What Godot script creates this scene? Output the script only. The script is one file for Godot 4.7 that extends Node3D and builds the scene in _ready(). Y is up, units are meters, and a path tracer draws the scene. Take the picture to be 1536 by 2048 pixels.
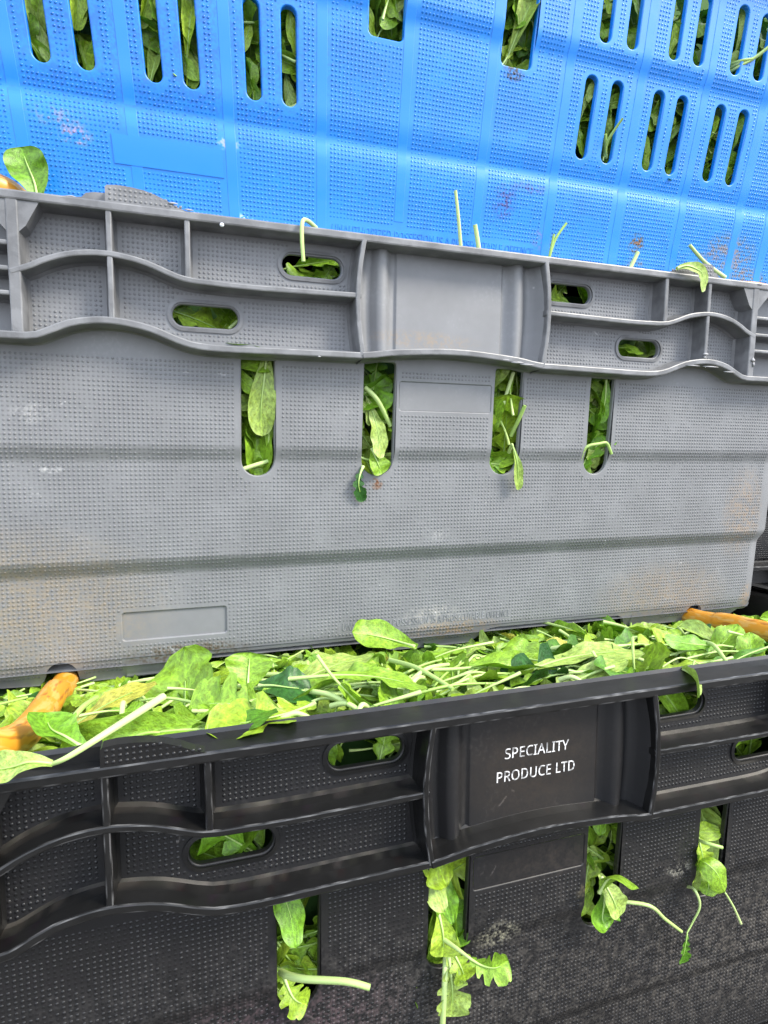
extends Node3D
# A close-up of three stacked produce crates full of rocket leaves. Crates are built in "crate units" (0.8 = the 0.6 m long side) and scaled by S.

const S := 0.75          # metres per unit
const LIFT := 0.622      # units from the ground to the rim of the grey crate
const RA := 0.409         # half the long side of the rim
const RB := 0.267        # half the short side of the rim
const RR := 0.06         # corner radius of the rim
var rng := RandomNumberGenerator.new()
var used := {}
var fine := FastNoiseLite.new()
var broad := FastNoiseLite.new()
var M := {}
var model := "deep"      # which wall profile the maps use


# ---------------------------------------------------------------- geometry collector
class Geo:
	var v := PackedVector3Array()
	var n := PackedVector3Array()
	var uv := PackedVector2Array()
	var c := PackedColorArray()
	var i := PackedInt32Array()

	func vert(p: Vector3, nn: Vector3, u := Vector2.ZERO, col := Color.WHITE) -> int:
		v.append(p * 0.75)
		n.append(nn)
		uv.append(u)
		c.append(col)
		return v.size() - 1

	func tri(a: int, b: int, d: int) -> void:
		var k := (v[b] - v[a]).cross(v[d] - v[a])
		if k.dot(n[a] + n[b] + n[d]) > 0.0:
			i.append_array(PackedInt32Array([a, d, b]))
		else:
			i.append_array(PackedInt32Array([a, b, d]))

	func quad(a: int, b: int, d: int, e: int) -> void:
		tri(a, b, d)
		tri(a, d, e)

	func flat(p: Array, col := Color.WHITE, away := Vector3.ZERO) -> void:
		var nn: Vector3 = (p[1] - p[0]).cross(p[2] - p[0]).normalized()
		if away != Vector3.ZERO and nn.dot(away) < 0.0:
			nn = -nn
		var ids := []
		for q in p:
			ids.append(vert(q, nn, Vector2.ZERO, col))
		for k in range(1, ids.size() - 1):
			tri(ids[0], ids[k], ids[k + 1])

	func into(mesh: ArrayMesh, mat: Material) -> ArrayMesh:
		var a := []
		a.resize(Mesh.ARRAY_MAX)
		a[Mesh.ARRAY_VERTEX] = v
		a[Mesh.ARRAY_NORMAL] = n
		a[Mesh.ARRAY_TEX_UV] = uv
		a[Mesh.ARRAY_COLOR] = c
		a[Mesh.ARRAY_INDEX] = i
		mesh.add_surface_from_arrays(Mesh.PRIMITIVE_TRIANGLES, a)
		mesh.surface_set_material(mesh.get_surface_count() - 1, mat)
		return mesh

	func mesh(mat: Material) -> ArrayMesh:
		return into(ArrayMesh.new(), mat)


# ---------------------------------------------------------------- naming
func numbered(called: String) -> String:
	used[called] = used.get(called, 0) + 1
	return called if used[called] == 1 else "%s_%03d" % [called, used[called] - 1]


func tag(o: Node3D, label := "", category := "", group := "", kind := "") -> Node3D:
	for k in [["label", label], ["category", category], ["group", group], ["kind", kind]]:
		if k[1] != "":
			o.set_meta(k[0], k[1])
	return o


func thing(called: String, at := Vector3.ZERO) -> Node3D:
	var o := Node3D.new()
	o.name = numbered(called)
	add_child(o, true)
	o.position = at * S
	return o


func part(called: String, m: Mesh, parent: Node3D) -> MeshInstance3D:
	var o := MeshInstance3D.new()
	o.name = called
	o.mesh = m
	parent.add_child(o, true)
	return o


# ---------------------------------------------------------------- the shape of a crate
func step(a: float, b: float, x: float) -> float:
	return smoothstep(a, b, x)


func inset(v: float) -> float:
	if model == "deep":
		# rim panel, then a wall that leans in with two ledges
		var d := 0.0180 + maxf(0.0, -v - 0.083) * 0.030
		d += 0.0035 * step(-0.147, -0.161, v) + 0.0062 * step(-0.2275, -0.2425, v)
		d += 0.006 * pow(clampf((-v - 0.298) / 0.020, 0.0, 1.0), 2.0)
		return d
	# the vented crate: a wall that leans in more, with shallow ledges
	var e := -0.1363 * v
	e += 0.0012 - 0.0036 * step(-0.069, -0.006, v) + 0.0036 * step(0.013, -0.003, v) - 0.0036 + 0.0036 * step(-0.062, -0.089, v)
	e += 0.0012 - 0.0024 * step(-0.135, -0.09, v) * step(-0.080, -0.09, v)
	return e


func loop(s: float, v: float, d: float) -> Vector3:
	# once round the crate at height v, d inside the face of the rim; s = 0 is the middle of the front
	var a := RA - RR
	var b := RB - RR
	var arc := PI / 2.0 * RR
	var t := absf(s)
	var rr := maxf(RR - d, 0.004)
	var p: Vector3
	if t <= a:
		p = Vector3(t, v, -d)
	elif t <= a + arc:
		var k := (t - a) / RR
		p = Vector3(a + rr * sin(k), v, -RR + rr * cos(k))
	elif t <= a + arc + 2.0 * b:
		p = Vector3(RA - d, v, -RR - (t - a - arc))
	elif t <= a + 2.0 * arc + 2.0 * b:
		var k := (t - a - arc - 2.0 * b) / RR
		p = Vector3(a + rr * cos(k), v, -RR - 2.0 * b - rr * sin(k))
	else:
		p = Vector3(maxf(a - (t - a - 2.0 * arc - 2.0 * b), 0.0), v, -2.0 * RB + d)
	if s < 0.0:
		p.x = -p.x
	if model == "vented":
		p.x += lerpf(-0.085, 0.0, smoothstep(-0.26, 0.06, s)) * (v + 0.062) * step(-0.45, -0.34, s)
	return p


func around() -> float:
	return 2.0 * (RA - RR) + PI * RR + 2.0 * (RB - RR)


func wall_at(s: float, v: float, d: float) -> Vector3:
	var p := loop(s, v, inset(v) + d)
	if model == "vented":
		p.y = v * 0.9908
	return p


func wall_normal(s: float, v: float) -> Vector3:
	var e := 0.0008
	return (wall_at(s + e, v, 0) - wall_at(s - e, v, 0)).cross(wall_at(s, v + e, 0) - wall_at(s, v - e, 0)).normalized()


func wall_uv(s: float, v: float) -> Vector2:
	return Vector2(s / 0.8 + 0.5, (0.11 - v) / 0.45)


func slot(cx: float, cy: float, hx: float, hy: float, r: float) -> Dictionary:
	return {"c": Vector2(cx, cy), "h": Vector2(hx, hy), "r": r}


func slot_ring(k: Dictionary, grow: float) -> PackedVector2Array:
	var p := PackedVector2Array()
	for q in 4:
		var r: float = (k.get("top", k.r) if q < 2 else k.r)
		var o: Vector2 = k.c + Vector2([1, -1, -1, 1][q] * (k.h.x - r), [1, 1, -1, -1][q] * (k.h.y - r))
		r += grow
		for j in 7:
			var a := (q + j / 6.0) * PI / 2.0
			p.append(o + Vector2(cos(a), sin(a)) * r)
	return p


func slot_far(k: Dictionary, p: Vector2) -> float:
	var q: Vector2 = (p - k.c).abs() - k.h + Vector2(k.r, k.r)
	return Vector2(maxf(q.x, 0), maxf(q.y, 0)).length() + minf(maxf(q.x, q.y), 0.0) - k.r


func scaled(p: PackedVector2Array, k: float) -> PackedVector2Array:
	var r := PackedVector2Array()
	for q in p:
		r.append(q * k)
	return r


func plate(g: Geo, outer: PackedVector2Array, holes: Array, us: Array, vs: Array, thick: float, chamfer: float) -> void:
	# a moulded sheet with rounded holes, bent to the wall of the crate
	var K := 200.0
	var cuts := []
	for h in holes:
		var ring := slot_ring(h, chamfer)
		var box := Rect2(ring[0], Vector2.ZERO)
		for q in ring:
			box = box.expand(q)
		cuts.append([scaled(ring, K), box])
		us = us + [h.c.x]
		vs = vs + [h.c.y]
	us.sort()
	vs.sort()
	var big := scaled(outer, K)
	for i in us.size() - 1:
		for j in vs.size() - 1:
			if us[i + 1] - us[i] < 1e-5 or vs[j + 1] - vs[j] < 1e-5:
				continue
			var cell := Rect2(us[i], vs[j], us[i + 1] - us[i], vs[j + 1] - vs[j])
			var a := cell.position
			var b := cell.end
			var square := scaled(PackedVector2Array([a, Vector2(b.x, a.y), b, Vector2(a.x, b.y)]), K)
			var polys: Array = Geometry2D.intersect_polygons(square, big)
			for c in cuts:
				if not c[1].intersects(cell):
					continue
				var left := []
				for p in polys:
					left.append_array(Geometry2D.clip_polygons(p, c[0]))
				polys = left
			for p in polys:
				var t := Geometry2D.triangulate_polygon(p)
				if t.is_empty():
					continue
				var f := PackedInt32Array()
				var r := PackedInt32Array()
				for q0 in p:
					var q: Vector2 = q0 / K
					var nn := wall_normal(q.x, q.y)
					f.append(g.vert(wall_at(q.x, q.y, 0), nn, wall_uv(q.x, q.y)))
					r.append(g.vert(wall_at(q.x, q.y, thick), -nn, wall_uv(q.x, q.y)))
				for k in range(0, t.size(), 3):
					g.tri(f[t[k]], f[t[k + 1]], f[t[k + 2]])
					g.tri(r[t[k]], r[t[k + 1]], r[t[k + 2]])
	for h in holes:
		edge(g, slot_ring(h, chamfer), slot_ring(h, 0.0), chamfer, thick, h.c)
	# the rim of the sheet itself
	for i in outer.size():
		var a := outer[i]
		var b := outer[(i + 1) % outer.size()]
		if absf(absf(a.x) - around()) < 1e-4 and absf(absf(b.x) - around()) < 1e-4:
			continue
		var m := maxi(1, int((b - a).length() / 0.02))
		for k in m:
			var p := a.lerp(b, k / float(m))
			var q := a.lerp(b, (k + 1) / float(m))
			g.flat([wall_at(p.x, p.y, 0), wall_at(q.x, q.y, 0), wall_at(q.x, q.y, thick), wall_at(p.x, p.y, thick)])


func edge(g: Geo, ring: PackedVector2Array, inner: PackedVector2Array, chamfer: float, thick: float, mid: Vector2) -> void:
	var m := ring.size()
	var rows := []
	for k in m:
		var p := ring[k]
		var q := inner[k]
		var nn := wall_normal(p.x, p.y)
		var inward: Vector3 = (wall_at(q.x, q.y, 0) - wall_at(p.x, p.y, 0))
		if inward.length() < 1e-6:
			inward = wall_at(mid.x, mid.y, 0) - wall_at(p.x, p.y, 0)
		inward = inward.normalized()
		var u := wall_uv(p.x, p.y)
		rows.append([g.vert(wall_at(p.x, p.y, 0), nn, u), g.vert(wall_at(p.x, p.y, 0).lerp(wall_at(q.x, q.y, 0), 0.6) - nn * chamfer * 0.3, (nn + inward).normalized(), u), g.vert(wall_at(q.x, q.y, chamfer), inward, u), g.vert(wall_at(q.x, q.y, thick), inward, u), g.vert(wall_at(p.x, p.y, thick), -nn, u)])
	for k in m:
		var a: Array = rows[k]
		var b: Array = rows[(k + 1) % m]
		for j in 4:
			g.quad(a[j], b[j], b[j + 1], a[j + 1])


func spline(p: Array, gap: float) -> PackedVector2Array:
	var r := PackedVector2Array()
	for i in p.size() - 1:
		var a: Vector2 = p[i]
		var b: Vector2 = p[i + 1]
		var m := maxi(1, int((b - a).length() / gap))
		for k in m:
			r.append(a.cubic_interpolate(b, p[maxi(i - 1, 0)], p[mini(i + 2, p.size() - 1)], k / float(m)))
	r.append(p[-1])
	return r


func sweep(g: Geo, path: PackedVector2Array, half: float, back: float, front: float, follow := false, dust := 0.0, bevel := 0.0009) -> void:
	# a rib standing on the panel: (s, v) path, its half thickness, from inset `back` out to inset `front`
	var rows := []
	var c := minf(bevel, half * 0.8)
	var flare := 0.0022 if back > front + 0.01 and not follow else 0.0
	var prof := [Vector2(-half - flare, back), Vector2(-half - flare * 0.25, back - flare * 1.1), Vector2(-half, front + c), Vector2(-half + c * 0.3, front + c * 0.3), Vector2(-half + c, front), Vector2(half - c, front), Vector2(half - c * 0.3, front + c * 0.3), Vector2(half, front + c), Vector2(half, lerpf(front, back, 0.55)), Vector2(half + flare * 0.25, back - flare * 1.1), Vector2(half + flare, back)]
	for i in path.size():
		var t := (path[mini(i + 1, path.size() - 1)] - path[maxi(i - 1, 0)]).normalized()
		var nn := Vector2(-t.y, t.x)
		var p := path[i]
		var jig := fine.get_noise_2d(p.x * 9000.0, p.y * 9000.0) * 0.00011
		var row := []
		for k in prof.size():
			var q: Vector2 = p + nn * (prof[k].x + (jig if k >= 5 else 0.0))
			var d: float = prof[k].y + (inset(q.y) if follow else 0.0) + (jig if k in [3, 4, 5, 6] else 0.0)
			var at := loop(q.x, q.y, d)
			if model == "vented":
				at.y = q.y * 0.9908
			row.append(at)
		rows.append(row)
	for k in prof.size() - 1:
		var last := []
		for i in rows.size():
			var j := mini(i + 1, rows.size() - 1)
			var h := maxi(i - 1, 0)
			var along: Vector3 = (rows[j][k] - rows[h][k])
			var nn := (rows[i][k + 1] - rows[i][k] as Vector3).cross(along).normalized()
			# turned away from the middle of the rib
			var core := Vector3.ZERO
			for q in rows[i]:
				core += q / float(prof.size())
			if nn.dot((rows[i][k] + rows[i][k + 1]) * 0.5 - core) < 0.0:
				nn = -nn
			var grit := 0.0
			if dust > 0.0 and k >= 7:
				var w := fine.get_noise_2d(path[i].x * 14000.0, k * 50.0) * 1.1 + broad.get_noise_2d(path[i].x * 1100.0, 90.0) * 1.3 + 0.45
				grit = clampf(w, 0.0, 1.0) * dust
			var w2: float = grit * [0, 0, 0, 0, 0, 0, 0, 0.0, 0.10, 0.55, 1.0][k]
			var w3: float = grit * [0, 0, 0, 0, 0, 0, 0, 0.0, 0.10, 0.55, 1.0][k + 1]
			if k in [2, 3, 5, 6]:   # rubbed pale along the front edge
				var rub := clampf((fine.get_noise_2d(path[i].x * 21000.0 + 37.0 * path[i].y * 900.0, path[i].y * 21000.0 + k * 90.0) - 0.02) * 1.2, 0.0, 0.40)
				var c2: Color = M.plastic.lerp(M.plastic.lerp(Color(0.55, 0.55, 0.55), 0.42), rub)
				var now2 := [g.vert(rows[i][k], nn, Vector2.ZERO, c2), g.vert(rows[i][k + 1], nn, Vector2.ZERO, c2)]
				if i > 0:
					g.quad(last[0], now2[0], now2[1], last[1])
				last = now2
				continue
			var now := [g.vert(rows[i][k], nn, Vector2.ZERO, M.plastic.lerp(M.dirt, w2)), g.vert(rows[i][k + 1], nn, Vector2.ZERO, M.plastic.lerp(M.dirt, w3))]
			if i > 0:
				g.quad(last[0], now[0], now[1], last[1])
			last = now
	for e in [0, rows.size() - 1]:
		g.flat(rows[e], M.plastic)


func line(a: Vector2, b: Vector2, gap := 0.004) -> PackedVector2Array:
	return spline([a, b], gap)


func mirror(p: Array, way: float) -> Array:
	var r := []
	for q in p:
		r.append(Vector2(q.x * way, q.y))
	if way > 0.0:
		return r
	r.reverse()   # ribs always run from the left to the right, so that "up" stays up
	return r


func slab(g: Geo, outline: Array, back: float, front: float) -> void:
	# a flat gusset or tab: an outline in (s, v) between two insets
	var m := outline.size()
	var f := []
	var r := []
	for q in outline:
		f.append(loop(q.x, q.y, front))
		r.append(loop(q.x, q.y, back))
	var t := Geometry2D.triangulate_polygon(scaled(PackedVector2Array(outline), 100.0))
	for k in range(0, t.size(), 3):
		g.flat([f[t[k]], f[t[k + 1]], f[t[k + 2]]], M.plastic, Vector3.BACK)
		g.flat([r[t[k]], r[t[k + 1]], r[t[k + 2]]], M.plastic, Vector3.FORWARD)
	var mid := Vector3.ZERO
	for q in f:
		mid += q / float(m)
	for k in m:
		var j := (k + 1) % m
		g.flat([f[k], f[j], r[j], r[k]], M.plastic, (f[k] + f[j]) * 0.5 - mid)


func tube(g: Geo, p: PackedVector3Array, r0: float, r1: float, sides := 8, col := Color.WHITE, tip := Color.WHITE, neck := 0.0) -> void:
	var last := []
	var side := Vector3.ZERO
	var total := 0.0
	for i in p.size():
		var t := (p[mini(i + 1, p.size() - 1)] - p[maxi(i - 1, 0)]).normalized()
		if side == Vector3.ZERO:
			side = t.cross(Vector3.UP if absf(t.y) < 0.9 else Vector3.RIGHT).normalized()
		side = (side - t * side.dot(t)).normalized()
		var up := t.cross(side)
		var f := i / float(p.size() - 1)
		var r := lerpf(r0, r1, f) if neck <= 0.0 else (lerpf(r0, lerpf(r0, r1, 0.55), minf(f / neck, 1.0)) if f < neck else lerpf(lerpf(r0, r1, 0.55), r1, (f - neck) / (1.0 - neck)))
		if i > 0:
			total += (p[i] - p[i - 1]).length()
		var now := []
		for k in sides + 1:
			var a := TAU * k / sides
			var d := side * cos(a) + up * sin(a)
			now.append(g.vert(p[i] + d * r, d, Vector2(k / float(sides), total * 12.0), col.lerp(tip, f)))
		if i > 0:
			for k in sides:
				g.quad(last[k], last[k + 1], now[k + 1], now[k])
		last = now
	for e in [0, p.size() - 1]:
		var out := (p[0] - p[1]).normalized() if e == 0 else (p[-1] - p[-2]).normalized()
		var ids := []
		for k in sides:
			var a := TAU * k / sides
			var t2 := (p[1] - p[0]).normalized() if e == 0 else (p[-1] - p[-2]).normalized()
			var sd := t2.cross(Vector3.UP if absf(t2.y) < 0.9 else Vector3.RIGHT).normalized()
			var q := p[e] + (sd * cos(a) + t2.cross(sd) * sin(a)) * (r0 if e == 0 else r1) * 0.99
			ids.append(g.vert(q, out, Vector2.ZERO, col if e == 0 else tip))
		for k in range(1, sides - 1):
			g.tri(ids[0], ids[k], ids[k + 1])


func curve3(a: Array, per := 6) -> PackedVector3Array:
	# numbers x, y, z, x, y, z ... to a smooth path
	var p := []
	for k in range(0, a.size(), 3):
		p.append(Vector3(a[k], a[k + 1], a[k + 2]))
	var r := PackedVector3Array()
	for i in p.size() - 1:
		for k in per:
			r.append((p[i] as Vector3).cubic_interpolate(p[i + 1], p[maxi(i - 1, 0)], p[mini(i + 2, p.size() - 1)], k / float(per)))
	r.append(p[-1])
	return r


# ---------------------------------------------------------------- raised dots
func dot_mesh(mat: Material) -> ArrayMesh:
	var g := Geo.new()
	var rows := []
	for ring in [[1.0, 0.0, 0.9], [0.86, 0.55, 0.75], [0.5, 0.92, 0.4]]:
		var row := []
		for k in 8:
			var a := TAU * k / 8.0
			row.append(g.vert(Vector3(cos(a) * ring[0], sin(a) * ring[0], ring[1]) / 0.75, Vector3(cos(a) * ring[2], sin(a) * ring[2], sqrt(1.0 - ring[2] * ring[2]))))
		rows.append(row)
	var top := g.vert(Vector3(0, 0, 1.0) / 0.75, Vector3.BACK)
	for k in 8:
		var j := (k + 1) % 8
		g.quad(rows[0][k], rows[0][j], rows[1][j], rows[1][k])
		g.quad(rows[1][k], rows[1][j], rows[2][j], rows[2][k])
		g.tri(rows[2][k], rows[2][j], top)
	return g.mesh(mat)


func sow(parent: Node3D, spots: Array, mat: Material, tex: Image, radius: float, height: float) -> void:
	# spots: [s, v, inset or -1 to follow the wall]
	var mm := MultiMesh.new()
	mm.transform_format = MultiMesh.TRANSFORM_3D
	mm.use_colors = true
	mm.mesh = dot_mesh(mat)
	mm.instance_count = spots.size()
	for i in spots.size():
		var q: Array = spots[i]
		var at := wall_at(q[0], q[1], 0.0) if q[2] < 0.0 else loop(q[0], q[1], q[2])
		var n := wall_normal(q[0], q[1]) if q[2] < 0.0 else Vector3.BACK
		var x := Vector3.UP.cross(n).normalized()
		var y := n.cross(x)
		var wear := 0.80 + 0.36 * (fine.get_noise_2d(q[0] * 70000.0, q[1] * 70000.0) * 0.5 + 0.5)
		if broad.get_noise_2d(q[0] * 1500.0, q[1] * 1500.0 + 500.0) + 0.6 * fine.get_noise_2d(q[0] * 30000.0, q[1] * 30000.0) > 0.30:
			wear *= 0.5   # rubbed flat
		mm.set_instance_transform(i, Transform3D(Basis(x * radius * S, y * radius * S, n * height * S * wear), (at - n * 0.00008) * S))
		var u := wall_uv(q[0], q[1])
		mm.set_instance_color(i, tex.get_pixel(posmod(int(u.x * tex.get_width()), tex.get_width()), clampi(int(u.y * tex.get_height()), 0, tex.get_height() - 1)).srgb_to_linear())
	var o := MultiMeshInstance3D.new()
	o.name = "raised_dots"
	o.multimesh = mm
	o.set_meta("kind", "stuff")
	parent.add_child(o, true)


# ---------------------------------------------------------------- surface colour of the walls
func wall_image(base: Color, stains: Array, mottle: float, specks: float, speck_col: Color, salt: int) -> Image:
	# base colour, soft blotches, soil stains [x, v, rx, ry, colour, strength, break-up] and scuffs
	var w := 1024
	var h := 576
	var im := Image.create(w, h, false, Image.FORMAT_RGB8)
	for y in h:
		var v := 0.11 - (y + 0.5) / h * 0.45
		for x in w:
			var s := ((x + 0.5) / w - 0.5) * 0.8
			var b := broad.get_noise_2d(s * 900.0 + salt, v * 900.0)
			var f := fine.get_noise_2d(s * 5200.0 + salt, v * 5200.0)
			var c := base * (1.0 + mottle * (b + 0.4 * f))
			for k in stains:
				var dx: float = (s - k[0]) / k[2]
				var dy: float = (v - k[1]) / k[3]
				var d := dx * dx + dy * dy
				if d < 1.0:
					var a: float = (1.0 - d) * k[5] * clampf(0.5 + k[6] * (0.7 * f + 0.9 * fine.get_noise_2d(s * 19000.0, v * 19000.0 + salt)), 0.0, 1.3)
					c = c.lerp(k[4], clampf(a, 0.0, 0.9))
			if specks > 0.0:
				var q := fine.get_noise_2d(s * 16000.0 + 3.0 * salt, v * 12000.0) + 0.55 * b
				c = c.lerp(speck_col, clampf((q - 0.42) * 2.6, 0.0, 1.0) * specks)
			im.set_pixel(x, y, c)
	for k in 70:   # short scratches
		var p := Vector2(rng.randf() * w, rng.randf() * h)
		var d := Vector2.from_angle(rng.randf() * TAU) * rng.randf_range(0.4, 1.0)
		var m := rng.randi_range(3, 14)
		var a := rng.randf_range(0.1, 0.5)
		for j in m:
			var xx := int(p.x + d.x * j)
			var yy := int(p.y + d.y * j)
			if xx >= 0 and yy >= 0 and xx < w and yy < h:
				im.set_pixel(xx, yy, im.get_pixel(xx, yy).lerp(speck_col, a))
	return im


func plastic(color: Color, rough: float, tex: Image = null) -> StandardMaterial3D:
	var m := StandardMaterial3D.new()
	m.roughness = rough
	m.metallic_specular = 0.5
	if rough == 0.33:
		m.metallic_specular = 0.6
		m.roughness = 0.42
	if tex:
		m.albedo_texture = ImageTexture.create_from_image(tex)
	else:
		m.albedo_color = color
		m.vertex_color_use_as_albedo = color == Color.WHITE
		m.albedo_texture = M.worn
		m.uv1_triplanar = true
		m.uv1_scale = Vector3.ONE * 5.0
		m.roughness_texture = M.sheen
	return m


func noise_map(salt: int, freq: float, octaves: int, stops: Array) -> NoiseTexture2D:
	var t := NoiseTexture2D.new()
	t.width = 512
	t.height = 512
	t.seamless = true
	var n := FastNoiseLite.new()
	n.seed = salt
	n.frequency = freq
	n.fractal_octaves = octaves
	n.domain_warp_enabled = true
	n.domain_warp_amplitude = 30.0
	t.noise = n
	var g := Gradient.new()
	g.offsets = PackedFloat32Array()
	g.colors = PackedColorArray()
	for k in stops:
		g.add_point(k[0], Color(k[1], k[1], k[1]))
	t.color_ramp = g
	return t


func lettering(text: String, mat: Material, size: float, width: float, depth: float, bold := 400) -> TextMesh:
	var t := TextMesh.new()
	var f := SystemFont.new()
	f.font_names = PackedStringArray(["Droid Sans"])
	f.font_weight = bold
	t.font = f
	t.text = text
	t.font_size = 64
	t.pixel_size = size / 64.0
	t.depth = depth
	t.curve_step = 2.0
	t.material = mat
	return t


# ---------------------------------------------------------------- the deep crate with a ribbed rim (grey and black)
const MID := [[-0.2985, -0.0440], [-0.2875, -0.0395], [-0.2815, -0.0362], [-0.272, -0.0322], [-0.2615, -0.0294], [-0.2505, -0.0281], [-0.2434, -0.0280], [-0.2335, -0.0290], [-0.222, -0.0313], [-0.2115, -0.0350], [-0.203, -0.0380], [-0.194, -0.0397], [-0.18, -0.0403], [-0.16, -0.0407], [-0.13, -0.0404], [-0.0772, -0.0395]]
const LOW := [[-0.383, -0.0815], [-0.34, -0.0815], [-0.31, -0.0815], [-0.292, -0.0815], [-0.286, -0.0805], [-0.2785, -0.0772], [-0.267, -0.0722], [-0.2555, -0.0697], [-0.2435, -0.0690], [-0.2305, -0.0703], [-0.2195, -0.0727], [-0.208, -0.0768], [-0.199, -0.0800], [-0.19, -0.0818], [-0.174, -0.0826], [-0.138, -0.0822], [-0.0755, -0.0815]]
const LIP := [[-0.0755, -0.0815], [-0.066, -0.0804], [-0.054, -0.0785], [-0.035, -0.0768], [-0.015, -0.0755], [0.0, -0.0752], [0.015, -0.0755], [0.035, -0.0768], [0.054, -0.0785], [0.066, -0.0804], [0.0755, -0.0815]]


func pts(a: Array) -> Array:
	var r := []
	for q in a:
		r.append(Vector2(q[0], q[1]))
	return r


func level(a: Array, x: float) -> float:
	x = -absf(x)
	for i in a.size() - 1:
		if x >= a[i][0] and x <= a[i + 1][0]:
			return lerpf(a[i][1], a[i + 1][1], (x - a[i][0]) / (a[i + 1][0] - a[i][0]))
	return a[-1][1]


func deep_slots() -> Array:
	var r := []
	for w in [-1.0, 1.0]:
		for q in [[0.1486, 0.0118, 0.0116], [0.0561, 0.0126, 0.0120]]:
			var k := slot(w * q[0], -0.1265, q[1], 0.0433, q[2])
			k.top = 0.0025
			r.append(k)
	return r


func grips() -> Array:
	var r := []
	for w in [-1.0, 1.0]:
		r.append(slot(w * 0.1090, -0.0185, 0.0218, 0.0072, 0.0070))
		r.append(slot(w * 0.1840, -0.0592, 0.0218, 0.0072, 0.0070))
	return r


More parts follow.
